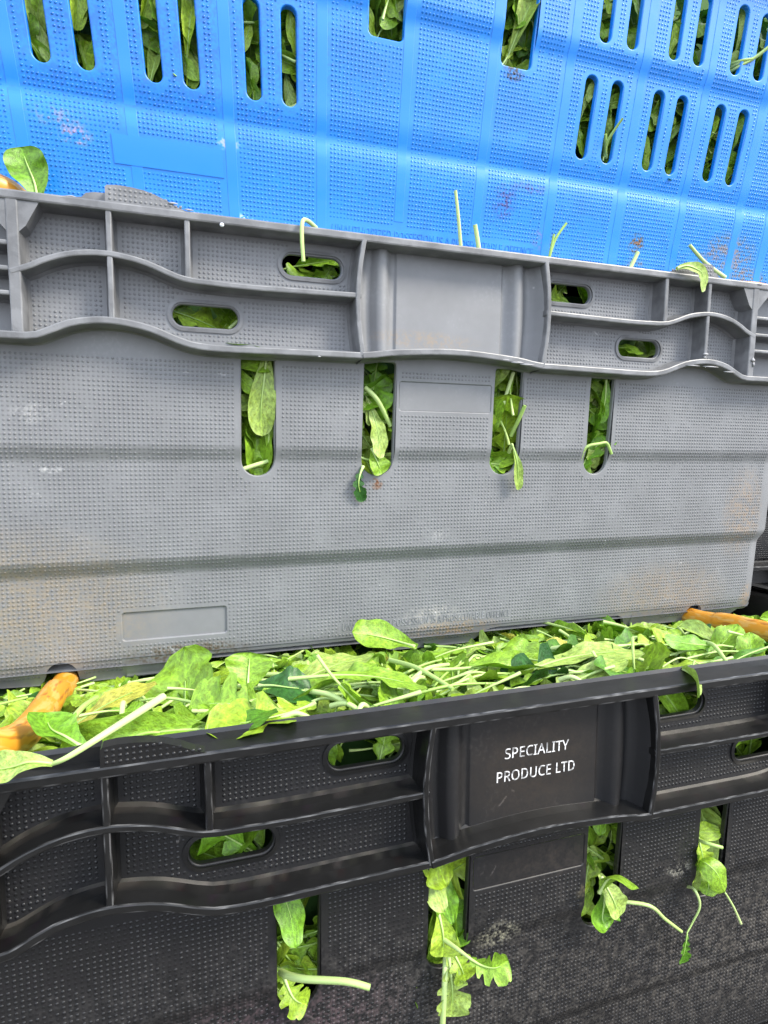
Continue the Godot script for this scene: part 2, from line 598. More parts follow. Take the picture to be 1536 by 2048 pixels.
func deep_crate(called: String, pm: StandardMaterial3D, wm: StandardMaterial3D, dm: StandardMaterial3D, tex: Image, dust: float, arm: StandardMaterial3D, with_dots := true) -> Node3D:
	model = "deep"
	var t := thing(called)
	var T := around()
	var slots := deep_slots()
	var holes := slots + grips()
	var labels := [slot(-0.2087, -0.2797, 0.0365, 0.0102, 0.0018), slot(0.0, -0.1082, 0.0398, 0.0108, 0.0018)]
	var recess := slot(0.0, -0.0385, 0.0725, 0.0375, 0.001)
	# the wall, with feet, gaps and notches for the arms below
	var out := [Vector2(-T, -0.001), Vector2(T, -0.001), Vector2(T, -0.312)]
	var foot := [Vector2(0.345, -0.312), Vector2(0.338, -0.3185), Vector2(0.2985, -0.320)]
	var front := [Vector2(0.30, -0.320)]
	for k in 9:
		var a := PI * k / 8.0
		front.append(Vector2(0.2865 + 0.0104 * cos(a), -0.3125 + 0.0104 * sin(a)))
	front += [Vector2(0.275, -0.3205), Vector2(0.2065, -0.3195), Vector2(0.2035, -0.3165), Vector2(0.199, -0.309), Vector2(0.193, -0.3065), Vector2(0.0625, -0.3062), Vector2(0.056, -0.307), Vector2(0.0495, -0.3095), Vector2(0.0405, -0.3185), Vector2(0.034, -0.320)]
	out += [Vector2(0.36, -0.312)] + foot.slice(0, 2) + front
	var back := []
	for q in front:
		back.append(Vector2(-q.x, q.y))
	back.reverse()
	out += back + [Vector2(-0.338, -0.3185), Vector2(-0.345, -0.312), Vector2(-T, -0.312)]
	var us := [-T, T]
	for k in 9:
		var a := RA - RR + PI / 2.0 * RR * k / 8.0
		var b := RA - RR + PI / 2.0 * RR + 2.0 * (RB - RR) + PI / 2.0 * RR * k / 8.0
		us += [a, -a, b, -b]
	for k in 11:
		us.append(-0.30 + 0.06 * k)
	us += [0.58, -0.58, 1.1, -1.1]
	var vs := [-0.3215, -0.318, -0.314, -0.310, -0.306, -0.302, -0.298, -0.27, -0.2425, -0.2395, -0.2365, -0.2335, -0.2305, -0.2275, -0.19, -0.161, -0.158, -0.155, -0.152, -0.149, -0.147, -0.115, -0.083, -0.04, -0.001]
	var g := Geo.new()
	plate(g, PackedVector2Array(out), holes + labels + [recess], us, vs, 0.0036, 0.0011)
	part("crate_wall", g.mesh(wm), t)
	# floor
	g = Geo.new()
	for k in 2:
		var y := -0.303 - 0.006 * k
		var ring := []
		for j in 64:
			ring.append(loop(-T + 2.0 * T * j / 64.0, y, 0.034))
		g.flat(ring, M.plastic, Vector3.UP if k == 0 else Vector3.DOWN)
	part("crate_floor", g.mesh(pm), t)
	# sunken label fields
	for k in 2:
		g = Geo.new()
		var q: Dictionary = labels[k]
		var depth := 0.0016 if k == 0 else 0.0007
		var e := 0.0003
		var ring := []
		var rows := []
		for i in 7:
			var row := []
			for j in 2:
				var s: float = q.c.x + q.h.x * (i / 3.0 - 1.0)
				var v: float = q.c.y + q.h.y * (2.0 * j - 1.0)
				row.append(g.vert(wall_at(s, v, depth), wall_normal(s, v), wall_uv(s, v)))
			rows.append(row)
			if i > 0:
				g.quad(rows[i - 1][0], rows[i][0], rows[i][1], rows[i - 1][1])
		part("label_field", g.mesh(wm), t)
	# smooth patches on the feet
	for w in [-1.0, 1.0]:
		g = Geo.new()
		var rows := []
		for j in 5:
			var row := []
			for x in [0.2095, 0.2440]:
				var v := lerpf(-0.3190, -0.3065, j / 4.0)
				row.append(g.vert(wall_at(w * x, v, -0.0007), wall_normal(w * x, v), wall_uv(w * x, v)))
			rows.append(row)
			if j > 0:
				g.quad(rows[j - 1][0], rows[j][0], rows[j][1], rows[j - 1][1])
		part("foot_pad", g.mesh(wm), t)
	# rails round the rim
	g = Geo.new()
	var whole := PackedVector2Array()
	for k in 561:
		whole.append(Vector2(-T + 2.0 * T * k / 560.0, 0.0006))
	sweep(g, whole, 0.0029, 0.0225, 0.0, false, dust * 0.25, 0.0012)
	part("top_rail", g.mesh(pm), t)
	for w in [-1.0, 1.0]:
		g = Geo.new()
		sweep(g, spline(mirror(pts(MID), -w), 0.004), 0.0019, 0.0182, 0.0004, false, dust)
		part("middle_rail", g.mesh(pm), t)
		g = Geo.new()
		sweep(g, spline(mirror(pts(LOW), -w), 0.004), 0.0023, 0.0188, 0.0, false, dust)
		part("bottom_rail", g.mesh(pm), t)
	g = Geo.new()
	sweep(g, spline(pts(LIP), 0.003), 0.0024, 0.0188, -0.0006, false, dust * 0.3)
	part("recess_lip", g.mesh(pm), t)
	g = Geo.new()   # the bottom rail on the other three sides
	var rest := PackedVector2Array()
	for k in 121:
		var s := 0.383 + (T - 0.383) * 2.0 * k / 120.0
		rest.append(Vector2(s if s <= T else s - 2.0 * T, -0.0815))
	var half_a := PackedVector2Array()
	var half_b := PackedVector2Array()
	for q in rest:
		if q.x > 0.0:
			half_a.append(q)
		else:
			half_b.append(q)
	sweep(g, half_a, 0.0023, 0.0188, 0.0)
	sweep(g, half_b, 0.0023, 0.0188, 0.0)
	part("bottom_rail", g.mesh(pm), t)
	for w in [-1.0, 1.0]:
		for r in [[0.2428, -0.069, 0.0018], [0.1957, -0.0388, 0.0018]]:
			g = Geo.new()
			sweep(g, line(Vector2(w * r[0], r[1]), Vector2(w * r[0], -0.001)), r[2], 0.0182, 0.0009)
			part("cross_rib", g.mesh(pm), t)
		g = Geo.new()
		sweep(g, spline([Vector2(w * 0.0755, -0.0815), Vector2(w * 0.0785, -0.060), Vector2(w * 0.0795, -0.040), Vector2(w * 0.0782, -0.020), Vector2(w * 0.0752, -0.001)], 0.004), 0.0018, 0.0182, -0.0003)
		part("recess_rib", g.mesh(pm), t)
		g = Geo.new()
		sweep(g, line(Vector2(w * 0.2962, -0.0805), Vector2(w * 0.2962, -0.001)), 0.0034, 0.0182, 0.0006)
		part("corner_post", g.mesh(pm), t)
		g = Geo.new()
		slab(g, [Vector2(w * 0.2930, -0.0205), Vector2(w * 0.2930, -0.0018), Vector2(w * 0.2812, -0.0018), Vector2(w * 0.2890, -0.0165)], 0.018, 0.0012)
		slab(g, [Vector2(w * 0.2995, -0.0018), Vector2(w * 0.2995, -0.0205), Vector2(w * 0.3055, -0.0135), Vector2(w * 0.317, -0.0018)], 0.018, 0.0012)
		part("gusset", g.mesh(pm), t)
		for v in [-0.0270, -0.0420, -0.0565]:
			g = Geo.new()
			var a := line(Vector2(w * 0.2994, v), Vector2(w * 0.385, v))
			sweep(g, a, 0.0015, 0.0182, 0.0014)
			part("louvre", g.mesh(pm), t)
		g = Geo.new()
		sweep(g, line(Vector2(w * 0.385, -0.0805), Vector2(w * 0.385, -0.001)), 0.0030, 0.0182, 0.0006)
		part("corner_post", g.mesh(pm), t)
		for k in 5:
			g = Geo.new()
			var s: float = w * (0.50 + 0.085 * k)
			sweep(g, line(Vector2(s, -0.0805), Vector2(s, -0.001)), 0.0018, 0.0182, 0.0009)
			part("cross_rib", g.mesh(pm), t)
		# raised tab on the rim with a lower one beside it
		g = Geo.new()
		var tab := [Vector2(w * 0.1955, 0.0030), Vector2(w * 0.2015, 0.0050), Vector2(w * 0.2080, 0.0082), Vector2(w * 0.2148, 0.0108), Vector2(w * 0.2215, 0.0126), Vector2(w * 0.2290, 0.0135), Vector2(w * 0.2370, 0.0137), Vector2(w * 0.2432, 0.0130), Vector2(w * 0.2442, 0.0118), Vector2(w * 0.2444, 0.0030)]
		slab(g, tab, 0.0080, 0.0004)
		var low := [Vector2(w * 0.2446, 0.0030), Vector2(w * 0.2446, 0.0105), Vector2(w * 0.2510, 0.0103), Vector2(w * 0.2560, 0.0092), Vector2(w * 0.2582, 0.0066), Vector2(w * 0.2660, 0.0052), Vector2(w * 0.2790, 0.0030)]
		slab(g, low, 0.0150, 0.0080)
		part("rim_tab", g.mesh(pm), t)
	# lips round the grips
	for k in grips():
		g = Geo.new()
		var a := slot_ring(k, 0.0013)
		var b := slot_ring(k, 0.0036)
		var m := a.size()
		for i in m:
			var j := (i + 1) % m
			var c := Vector3.ZERO
			for u in [[0.0165, a, 0.0165, b]]:
				g.flat([loop(a[i].x, a[i].y, 0.0166), loop(a[j].x, a[j].y, 0.0166), loop(b[j].x, b[j].y, 0.0170), loop(b[i].x, b[i].y, 0.0170)], M.plastic, Vector3.BACK)
				g.flat([loop(b[i].x, b[i].y, 0.0170), loop(b[j].x, b[j].y, 0.0170), loop(b[j].x, b[j].y, 0.0182), loop(b[i].x, b[i].y, 0.0182)], M.plastic)
				g.flat([loop(a[i].x, a[i].y, 0.0166), loop(a[j].x, a[j].y, 0.0166), loop(a[j].x, a[j].y, 0.0182), loop(a[i].x, a[i].y, 0.0182)], M.plastic)
		part("grip_lip", g.mesh(pm), t)
	# the fluted recess in the middle
	g = Geo.new()
	var prof := [[0.0752, 0.0040], [0.0735, 0.0075], [0.0715, 0.0125], [0.0690, 0.0160], [0.0660, 0.0172], [0.0635, 0.0160], [0.0612, 0.0128], [0.0585, 0.0108], [0.0555, 0.0110], [0.0532, 0.0128], [0.0512, 0.0158], [0.0490, 0.0176], [0.0470, 0.0180], [0.0456, 0.0180], [0.0450, 0.0168], [0.0440, 0.0165], [0.0, 0.0165]]
	var full := []
	for q in prof:
		full.append(Vector2(-q[0], q[1]))
	for k in range(prof.size() - 2, -1, -1):
		full.append(Vector2(prof[k][0], prof[k][1]))
	var last := []
	for i in full.size():
		var d: Vector2 = full[mini(i + 1, full.size() - 1)] - full[maxi(i - 1, 0)]
		var nn := Vector3(d.y, 0, d.x).normalized()
		var row := []
		for j in 7:
			var v := lerpf(-0.0800 + 0.004 * (1.0 - pow(full[i].x / 0.0755, 2.0)), -0.0005, j / 6.0)
			var bow: float = 0.0
			var x: float = full[i].x * (1.0 + 0.04 * sin(PI * j / 6.0) * step(0.05, 0.07, absf(full[i].x)))
			row.append(g.vert(Vector3(x, v, -full[i].y - bow), nn, wall_uv(full[i].x, v), M.plastic))
		if i > 0:
			for j in 6:
				g.quad(last[j], row[j], row[j + 1], last[j + 1])
		last = row
	part("recess_panel", g.mesh(wm), t)
	# dots: the wall, the cells of the rim and the tabs
	if with_dots:
		var spots := []
		for i in 127:
			for w in [-1.0, 1.0]:
				var s: float = w * (0.0015 + 0.0030 * i)
				for j in 75:
					var v := -0.0905 - 0.0030 * j
					var p := Vector2(s, v)
					if v < -0.3005 + 0.0:
						var under := absf(s) < 0.039 or absf(s) > 0.246
						if not under or v < -0.317 or Vector2(absf(s) - 0.2865, v + 0.311).length() < 0.0140 or absf(s) > 0.345 - (-0.3005 - v) * 0.9:
							continue
					if absf(s) > 0.352 or (v > -0.2980 and v < -0.2900 and s > -0.083 and s < 0.076):
						continue
					var ok := true
					for k in slots:
						if slot_far(k, p) < 0.0046:
							ok = false
					for k in labels:
						if slot_far(k, p) < 0.0026:
							ok = false
					if ok:
						spots.append([s, v, -1.0])
				for j in 24:
					var v := -0.0060 - 0.0030 * j
					var p := Vector2(s, v)
					var x := absf(s)
					if x < 0.0845 or x > 0.2915 or absf(x - 0.2428) < 0.0062 or v < level(LOW, x) + 0.0052:
						continue
					var mid := level(MID, x)
					if absf(v - mid) < 0.0048 or (v > mid and absf(x - 0.1957) < 0.0062) or (x > 0.282 and v > mid and x - 0.282 > (-v - 0.001) * 0.45):
						continue
					var ok := true
					for k in grips():
						if slot_far(k, p) < 0.0054:
							ok = false
					if ok:
						spots.append([s, v, 0.01797])
				for j in 3:
					var v := 0.0052 + 0.0029 * j
					var x := absf(s)
					if x > 0.1985 + j * 0.008 and x < 0.2432:
						spots.append([s, v, 0.00042])
		sow(t, spots, dm, tex, 0.00096, 0.00062)
	# the arms that swing over the load
	for w in [-1.0, 1.0]:
		g = Geo.new()
		var a := PackedVector3Array()
		var u := 0.2875 if w < 0.0 else 0.2815
		for q in curve3([w * (u + 0.018), -0.02, -0.508, w * (u + 0.008), 0.004, -0.49, w * u, -0.0140, -0.40, w * u, -0.0140, -0.182, w * (u + 0.0005), -0.0090, -0.142, w * (u + 0.002), -0.0050, -0.082, w * (u + 0.006), 0.0030, -0.042, w * (u + 0.018), 0.0110 - 0.004 * w - 0.004, -0.028, w * (u + 0.034), 0.0105 - 0.004 * w - 0.004, -0.024, w * (u + 0.050), 0.002, -0.024], 7):
			a.append(q + Vector3(0.0007 * fine.get_noise_2d(q.z * 4000.0, w * 40.0), 0.0007 * fine.get_noise_2d(q.z * 4000.0, w * 90.0), 0))
		tube(g, a, 0.0086, 0.0086, 18)
		part("bale_arm", g.mesh(arm), t)
	return t


func burr(t: Node3D, s: float, v: float, out: float, size: Vector3, mat: Material) -> void:
	# a torn, whitened nick standing off a rail
	var g := Geo.new()
	var rows := []
	for i in 5:
		var row := []
		for k in 7:
			var a := TAU * k / 7.0
			var r := sin(PI * (i + 0.4) / 4.8) * (0.7 + 0.6 * fine.get_noise_2d(s * 60000.0 + k * 400.0, v * 60000.0 + i * 700.0) + 0.3 * rng.randf())
			var d := Vector3((i / 2.0 - 1.0), cos(a) * r, sin(a) * r)
			row.append(g.vert(loop(s, v, -out) + d * size, Vector3(d.x * 0.5, d.y, d.z).normalized()))
		rows.append(row)
		if i > 0:
			for k in 7:
				g.quad(rows[i - 1][k], rows[i][k], rows[i][(k + 1) % 7], rows[i - 1][(k + 1) % 7])
	part("worn_nick", g.mesh(mat), t)


func emboss(t: Node3D, text: String, mat: Material, s0: float, s1: float, v: float, size: float) -> void:
	var m := lettering(text, mat, size * S, 0.0, 0.0004 * S)
	var wide := m.get_aabb().size.x
	var o := part("embossed_text", m, t)
	var mid := (s0 + s1) * 0.5
	var n := wall_normal(mid, v)
	var x := Vector3.UP.cross(n).normalized()
	o.transform = Transform3D(Basis(x * ((s1 - s0) * S / wide), n.cross(x), n), (wall_at(mid, v, 0.0) + n * 0.0002) * S)


# ---------------------------------------------------------------- the vented crate (blue)
func vented_crate(called: String, pm: StandardMaterial3D, wm: StandardMaterial3D, dm: StandardMaterial3D, tex: Image) -> Node3D:
	model = "vented"
	var t := thing(called)
	var T := around()
	var holes := []
	for w in [-1.0, 1.0]:
		for s in [0.1194, 0.1440, 0.1850, 0.2088, 0.2496, 0.2752]:
			holes.append(slot(w * s, -0.0355, 0.0052, 0.0290, 0.0050))
		var n := 0
		for s in [0.1242, 0.1495, 0.1902, 0.2148, 0.2536, 0.2790]:
			var top: float = [0.0655, 0.0655, 0.0655, 0.0655, 0.0655, 0.0640][n]
			holes.append(slot(w * s, (0.0155 + top) * 0.5, 0.0052, (top - 0.0155) * 0.5, 0.0050))
			n += 1
		holes.append(slot(w * 0.0513, 0.0290, 0.0128, 0.0415, 0.0040))
		holes.append(slot(w * 0.300, 0.0850, 0.0190, 0.0150, 0.0145))
	var us := [-T, T]
	for k in 9:
		var a := RA - RR + PI / 2.0 * RR * k / 8.0
		var b := RA - RR + PI / 2.0 * RR + 2.0 * (RB - RR) + PI / 2.0 * RR * k / 8.0
		us += [a, -a, b, -b]
	for k in 17:
		us.append(-0.32 + 0.04 * k)
	us += [0.58, -0.58, 1.1, -1.1]
	var vs := [0.105]
	for k in 46:
		vs.append(0.102 - 0.0058 * k)
	var g := Geo.new()
	plate(g, PackedVector2Array([Vector2(-T, 0.105), Vector2(T, 0.105), Vector2(T, -0.157), Vector2(-T, -0.157)]), holes, us, vs, 0.0040, 0.0012)
	part("crate_wall", g.mesh(wm), t)
	g = Geo.new()
	for k in 2:
		var ring := []
		for j in 64:
			ring.append(wall_at(-T + 2.0 * T * j / 64.0, -0.146 - 0.005 * k, 0.004))
		g.flat(ring, M.plastic, Vector3.UP if k == 0 else Vector3.DOWN)
	part("crate_floor", g.mesh(pm), t)
	for r in [[-0.2941, -0.16], [-0.2262, -0.147], [-0.1622, -0.150], [-0.0968, -0.150], [-0.0344, -0.1290], [0.0320, -0.1300], [0.0978, -0.150], [0.1650, -0.147], [0.2305, -0.147], [0.2935, -0.147], [0.33, -0.147], [-0.33, -0.147]]:
		g = Geo.new()
		var bottom: float = -0.1555 if r[1] < -0.14 else r[1]
		sweep(g, line(Vector2(r[0], bottom), Vector2(r[0], 0.104), 0.004), 0.0037, 0.001, -0.00025, true, 0.0, 0.0002)
		part("wall_rib", g.mesh(pm), t)
	var rows := []
	g = Geo.new()
	for i in 9:
		var row := []
		for j in 5:
			var s := lerpf(-0.2400, -0.1680, i / 8.0)
			var v := lerpf(-0.1158, -0.0985, j / 4.0)
			row.append(g.vert(wall_at(s, v, -0.0005), wall_normal(s, v), wall_uv(s, v), M.plastic))
		rows.append(row)
		if i > 0:
			for j in 4:
				g.quad(rows[i - 1][j], row[j], row[j + 1], rows[i - 1][j + 1])
	for i in 8:
		for e in [0, 4]:
			var p := Vector3(0, 0, -0.0014)
			g.flat([rows_at(-0.2400 + 0.009 * i, e), rows_at(-0.2310 + 0.009 * i, e), rows_at(-0.2310 + 0.009 * i, e) + p, rows_at(-0.2400 + 0.009 * i, e) + p], M.plastic)
	part("label_field", g.mesh(pm), t)
	# a flange round the top
	g = Geo.new()
	var whole := PackedVector2Array()
	for k in 161:
		whole.append(Vector2(-T + 2.0 * T * k / 160.0, 0.1075))
	sweep(g, whole, 0.0030, -0.0100, -0.0400)
	part("top_rail", g.mesh(pm), t)
	var spots := []
	var ribs := [0.0332, 0.0973, 0.1636, 0.2284, 0.2938, 0.33]
	for i in 128:
		for w in [-1.0, 1.0]:
			var s: float = w * (0.0014 + 0.00275 * i)
			for j in 84:
				var v := 0.100 - 0.0030 * j
				var p := Vector2(s, v)
				if absf(s) > 0.345 or (v < -0.1335 and absf(s) < 0.0905) or (s > -0.243 and s < -0.165 and v > -0.1185 and v < -0.0955):
					continue
				var ok := true
				for x in ribs:
					if absf(absf(s) - x) < 0.0056:
						ok = false
				for k in holes:
					if absf(k.c.x - s) < 0.03 and slot_far(k, p) < 0.0044:
						ok = false
				if ok:
					spots.append([s, v, -1.0])
	sow(t, spots, dm, tex, 0.00090, 0.00055)
	return t


func rows_at(s: float, e: int) -> Vector3:
	return wall_at(s, -0.1158 if e == 0 else -0.0985, -0.0005)


# ---------------------------------------------------------------- rocket leaves
func half_width(t: float, kind: int, side: float) -> float:
	# 0 .. 1 across the blade; kinds: 0 spoon shaped, 1 long oval, 2 wavy, 3 lobed, 4 deeply lobed
	var tip := sqrt(maxf(0.0, 1.0 - pow(maxf(0.0, (t - 0.72) / 0.28), 2.2)))
	var b := smoothstep(-0.05, [0.75, 0.62, 0.62, 0.55, 0.60][kind], t)
	var w := lerpf([0.10, 0.22, 0.20, 0.25, 0.16][kind], 1.0, b) * tip
	if kind == 2:
		w *= 1.0 - 0.13 * pow(absf(sin(t * 9.5 + side)), 3.0)
	if kind >= 3:
		var cut := 0.0
		for q in [[0.14, 0.065], [0.34, 0.065], [0.55, 0.065]]:
			cut += exp(-pow(absf(t - q[0] - 0.03 * side) / q[1] * 1.5, 2.6))
		w *= 1.0 - [0.55, 0.76][kind - 3] * clampf(cut, 0.0, 1.0)
		w *= 1.0 - 0.16 * exp(-pow((t - 0.80) / 0.03, 2.0))
	return w


func blade(g: Geo, p: PackedVector3Array, hint: Vector3, wide: float, kind: int, r: RandomNumberGenerator, cup := 0.35, ripple := 0.16) -> void:
	var total := 0.0
	var dist := [0.0]
	for i in range(1, p.size()):
		total += (p[i] - p[i - 1]).length()
		dist.append(total)
	var rows := 30
	var cols := 8
	var grid := []
	var side := Vector3.ZERO
	var ph := r.randf() * TAU
	var ph2 := r.randf() * TAU
	var twist := r.randf_range(-0.9, 0.9) * (1.0 if cup != 0.30 else 0.3)
	var fold := r.randf_range(-0.35, 0.6) * (1.0 if cup != 0.30 else 0.2)
	var k := 0
	for i in rows + 1:
		var t := i / float(rows)
		while k < p.size() - 2 and dist[k + 1] < t * total:
			k += 1
		var f := clampf((t * total - dist[k]) / maxf(dist[k + 1] - dist[k], 1e-6), 0.0, 1.0)
		var at := p[k].lerp(p[k + 1], f)
		var along := (p[mini(k + 2, p.size() - 1)] - p[maxi(k - 1, 0)]).normalized()
		if side == Vector3.ZERO:
			side = along.cross(hint).normalized()
		else:
			side = (side - along * side.dot(along)).normalized()
		side = side.rotated(along, twist / rows)
		var n := side.cross(along)
		if n.dot(hint) < 0.0 and i == 0:
			n = -n
			side = -side
		var row := []
		for j in cols + 1:
			var x := j / float(cols) * 2.0 - 1.0
			var w := half_width(t, kind, signf(x) * 0.6) * wide
			var sweep_on := 0.10 * absf(x) * total * (1.0 if kind >= 3 else 0.0) * (1.0 - t)
			var up := cup * x * x * w + fold * absf(x) * w + ripple * w * absf(x) * (sin(t * 11.0 + ph + (1.3 if x > 0.0 else 0.0)) + 0.5 * sin(t * 23.0 + ph2)) - 0.05 * wide * exp(-x * x * 60.0)
			row.append(at + side * x * w + n * up + along * sweep_on)
		grid.append(row)
	var ids := []
	for i in rows + 1:
		var row := []
		for j in cols + 1:
			var a: Vector3 = grid[mini(i + 1, rows)][j] - grid[maxi(i - 1, 0)][j]
			var b: Vector3 = grid[i][mini(j + 1, cols)] - grid[i][maxi(j - 1, 0)]
			var n := b.cross(a)
			n = n.normalized() if n.length() > 1e-9 else hint
			row.append(g.vert(grid[i][j], n, Vector2(j / float(cols), 1.0 - i / float(rows))))
		ids.append(row)
	for i in rows:
		for j in cols:
			g.quad(ids[i][j], ids[i][j + 1], ids[i + 1][j + 1], ids[i + 1][j])


func stalk_color(k: float) -> Color:
	return Color(0.25, 0.42, 0.07).lerp(Color(0.56, 0.68, 0.30), k)


func proto_leaf(seed_: int, kind: int) -> Array:
	# [blade mesh, stalk mesh, both as one]; about 0.07 units long, lying along x with its face up
	var r := RandomNumberGenerator.new()
	r.seed = seed_
	var long := r.randf_range(0.050, 0.070)
	var tail := r.randf_range(0.012, 0.024)
	var wide: float = long * [0.17, 0.12, 0.145, 0.21, 0.25][kind] * r.randf_range(0.9, 1.15)
	var spine := PackedVector3Array()
	var a := r.randf_range(0.0, 0.4)
	var bend := r.randf_range(-1.0, 0.3)
	var yaw := r.randf_range(-0.6, 0.6)
	var at := Vector3(-long * 0.5, 0, 0)
	var dir := 0.0
	for i in 17:
		spine.append(at)
		var pitch := a + bend * i / 16.0
		dir += yaw / 16.0
		at += Vector3(cos(pitch) * cos(dir), sin(pitch), cos(pitch) * sin(dir)) * long / 16.0
	var g := Geo.new()
	blade(g, spine, Vector3.UP, wide, kind, r, r.randf_range(-0.2, 0.8), r.randf_range(0.14, 0.34))
	var st := PackedVector3Array()
	var back := spine[0]
	var d := -(spine[1] - spine[0]).normalized()
	var curl := Vector3(r.randf_range(-0.3, 0.3), r.randf_range(-0.3, 0.1), r.randf_range(-0.5, 0.5))
	var tailp := []
	for i in 6:
		tailp.append(back)
		d = (d + curl * 0.14).normalized()
		back += d * tail / 5.0
	tailp.reverse()
	for q in tailp:
		st.append(q)
	for i in range(1, 13):
		st.append(spine[i] + Vector3(0, -0.0001, 0))
	var h := Geo.new()
	tube(h, st, 0.00125, 0.00022, 6, stalk_color(0.55), stalk_color(0.05), 0.36)
	var both := g.mesh(M.leaf[0])
	h.into(both, M.stalk)
	return [g.mesh(M.leaf[0]), h.mesh(M.stalk), both]


func leaf_image(salt: int) -> Image:
	var w := 128
	var h := 256
	var im := Image.create(w, h, false, Image.FORMAT_RGB8)
	for y in h:
		var t := 1.0 - (y + 0.5) / h
		for x in w:
			var u := (x + 0.5) / w * 2.0 - 1.0
			var f := fine.get_noise_2d(x * 6.0 + salt, y * 6.0)
			var b := broad.get_noise_2d(x * 2.2 + salt, y * 2.2)
			var c := Color(0.56, 0.56, 0.55) * (1.0 + 0.22 * b + 0.10 * f)
			var ph := t * 7.0 - absf(u) * 1.5 + (0.35 if u > 0.0 else 0.0) + 0.25 * b
			var near := absf(ph - roundf(ph))
			var vein := exp(-pow(near / 0.055, 2.0)) * 0.42 * (1.0 - 0.5 * absf(u)) + exp(-pow(u / 0.045, 2.0)) * 0.6 * (1.0 - 0.6 * t)
			c = c.lerp(Color(0.80, 0.84, 0.62), clampf(vein, 0.0, 1.0))
			var sore := fine.get_noise_2d(x * 3.1 + salt * 7.0, y * 3.1)
			c = c.lerp(Color(0.44, 0.40, 0.22), clampf((sore - 0.30) * 3.0, 0.0, 0.5))
			im.set_pixel(x, y, c)
	return im


func leaf_bump(salt: int) -> Image:
	var w := 128
	var h := 256
	var im := Image.create(w, h, false, Image.FORMAT_RGBA8)
	for y in h:
		var t := 1.0 - (y + 0.5) / h
		for x in w:
			var u := (x + 0.5) / w * 2.0 - 1.0
			var b := broad.get_noise_2d(x * 2.2 + salt, y * 2.2)
			var ph := t * 7.0 - absf(u) * 1.5 + (0.35 if u > 0.0 else 0.0) + 0.25 * b
			var near := absf(ph - roundf(ph))
			var k := 0.55 + 0.35 * near + 0.25 * fine.get_noise_2d(x * 9.0 + salt, y * 9.0) - 0.3 * exp(-pow(u / 0.06, 2.0))
			im.set_pixel(x, y, Color(k, k, k))
	im.bump_map_to_normal_map(2.2)
	return im


var protos := []
var shells := []   # a few points of each kind of leaf, to keep leaves from poking through walls


func settle(at: Vector3, b: Basis, which: int, limit: Callable) -> Vector3:
	# push a leaf back until nothing of it passes the wall; limit(point) is how far past it a point is
	var most := 0.0
	for q in shells[which]:
		most = maxf(most, limit.call(at + b * q))
	return at - Vector3(0, 0, most)


func leaf(at: Vector3, basis_: Basis, which: int, tint: int, label: String, group: String) -> Node3D:
	var o := thing("rocket_leaf", at)
	o.basis = basis_
	tag(o, label, "leaf", group)
	part("blade", protos[which][0], o).material_override = M.leaf[tint]
	part("stalk", protos[which][1], o)
	return o


func facing(n: Vector3, turn: float) -> Basis:
	# a basis whose y is n, turned about it
	var y := n.normalized()
	var x := y.cross(Vector3(0.13, 0.37, 0.92) if absf(y.z) < 0.8 else Vector3.UP).normalized()
	var b := Basis(x, y, x.cross(y))
	return Basis(y, turn) * b


func hero(label: String, path: Array, hint: Vector3, wide: float, kind: int, tint: int, stem: Array = [], r0 := 0.0016) -> void:
	# one leaf along its own path; numbers are absolute, the thing stands at the start of the path
	var p := curve3(path, 6)
	var o0 := p[0]
	var o := thing("rocket_leaf", o0 + Vector3(0, LIFT, 0))
	tag(o, label, "leaf")
	var q := PackedVector3Array()
	for k in p:
		q.append(k - o0)
	var r := RandomNumberGenerator.new()
	r.seed = hash(label)
	var g := Geo.new()
	blade(g, q, hint, wide, kind, r, 0.30, 0.12)
	part("blade", g.mesh(M.leaf[tint]), o)
	var s := PackedVector3Array()
	if stem.size():
		for k in curve3(stem, 6):
			s.append(k - o0)
		var last := s[-1]
		if (last - q[0]).length() > 0.002 and (s[0] - q[0]).length() < 0.002:
			s.reverse()
	var up := hint.normalized() * 0.0003
	for i in range(1, int(q.size() * 0.8)):
		s.append(q[i] + up)
	g = Geo.new()
	tube(g, s, r0, 0.00025, 7, stalk_color(0.85), stalk_color(0.1), 0.5 if stem.size() else 0.15)
	part("stalk", g.mesh(M.stalk), o)


func stem_thing(label: String, path: Array, r0: float, r1: float, white: float, group := "") -> void:
	var p := curve3(path, 6)
	var o0 := p[0]
	var g := Geo.new()
	var q := PackedVector3Array()
	for k in p:
		q.append(k - o0)
	tube(g, q, r0, r1, 8, stalk_color(white), stalk_color(white * 0.6))
	var o := MeshInstance3D.new()
	o.name = numbered("cut_stalk")
	o.mesh = g.mesh(M.stalk)
	add_child(o, true)
	o.position = (o0 + Vector3(0, LIFT, 0)) * S
	tag(o, label, "stalk", group)


func filling(called: String, label: String, spots: Array) -> void:
	# leaves packed too deep to tell apart: spots are [position, basis, tint colour]
	var o := thing(called)
	tag(o, label, "leaves", "", "stuff")
	for k in protos.size():
		var mine := []
		for i in spots.size():
			if i % protos.size() == k:
				mine.append(spots[i])
		if mine.is_empty():
			continue
		var mm := MultiMesh.new()
		mm.transform_format = MultiMesh.TRANSFORM_3D
		mm.use_colors = true
		mm.mesh = protos[k][2]
		mm.instance_count = mine.size()
		for i in mine.size():
			mm.set_instance_transform(i, Transform3D(mine[i][1], (mine[i][0] + Vector3(0, LIFT, 0)) * S))
			mm.set_instance_color(i, mine[i][2])
		var c := MultiMeshInstance3D.new()
		c.name = "leaves"
		c.multimesh = mm
		c.set_meta("kind", "stuff")
		o.add_child(c, true)


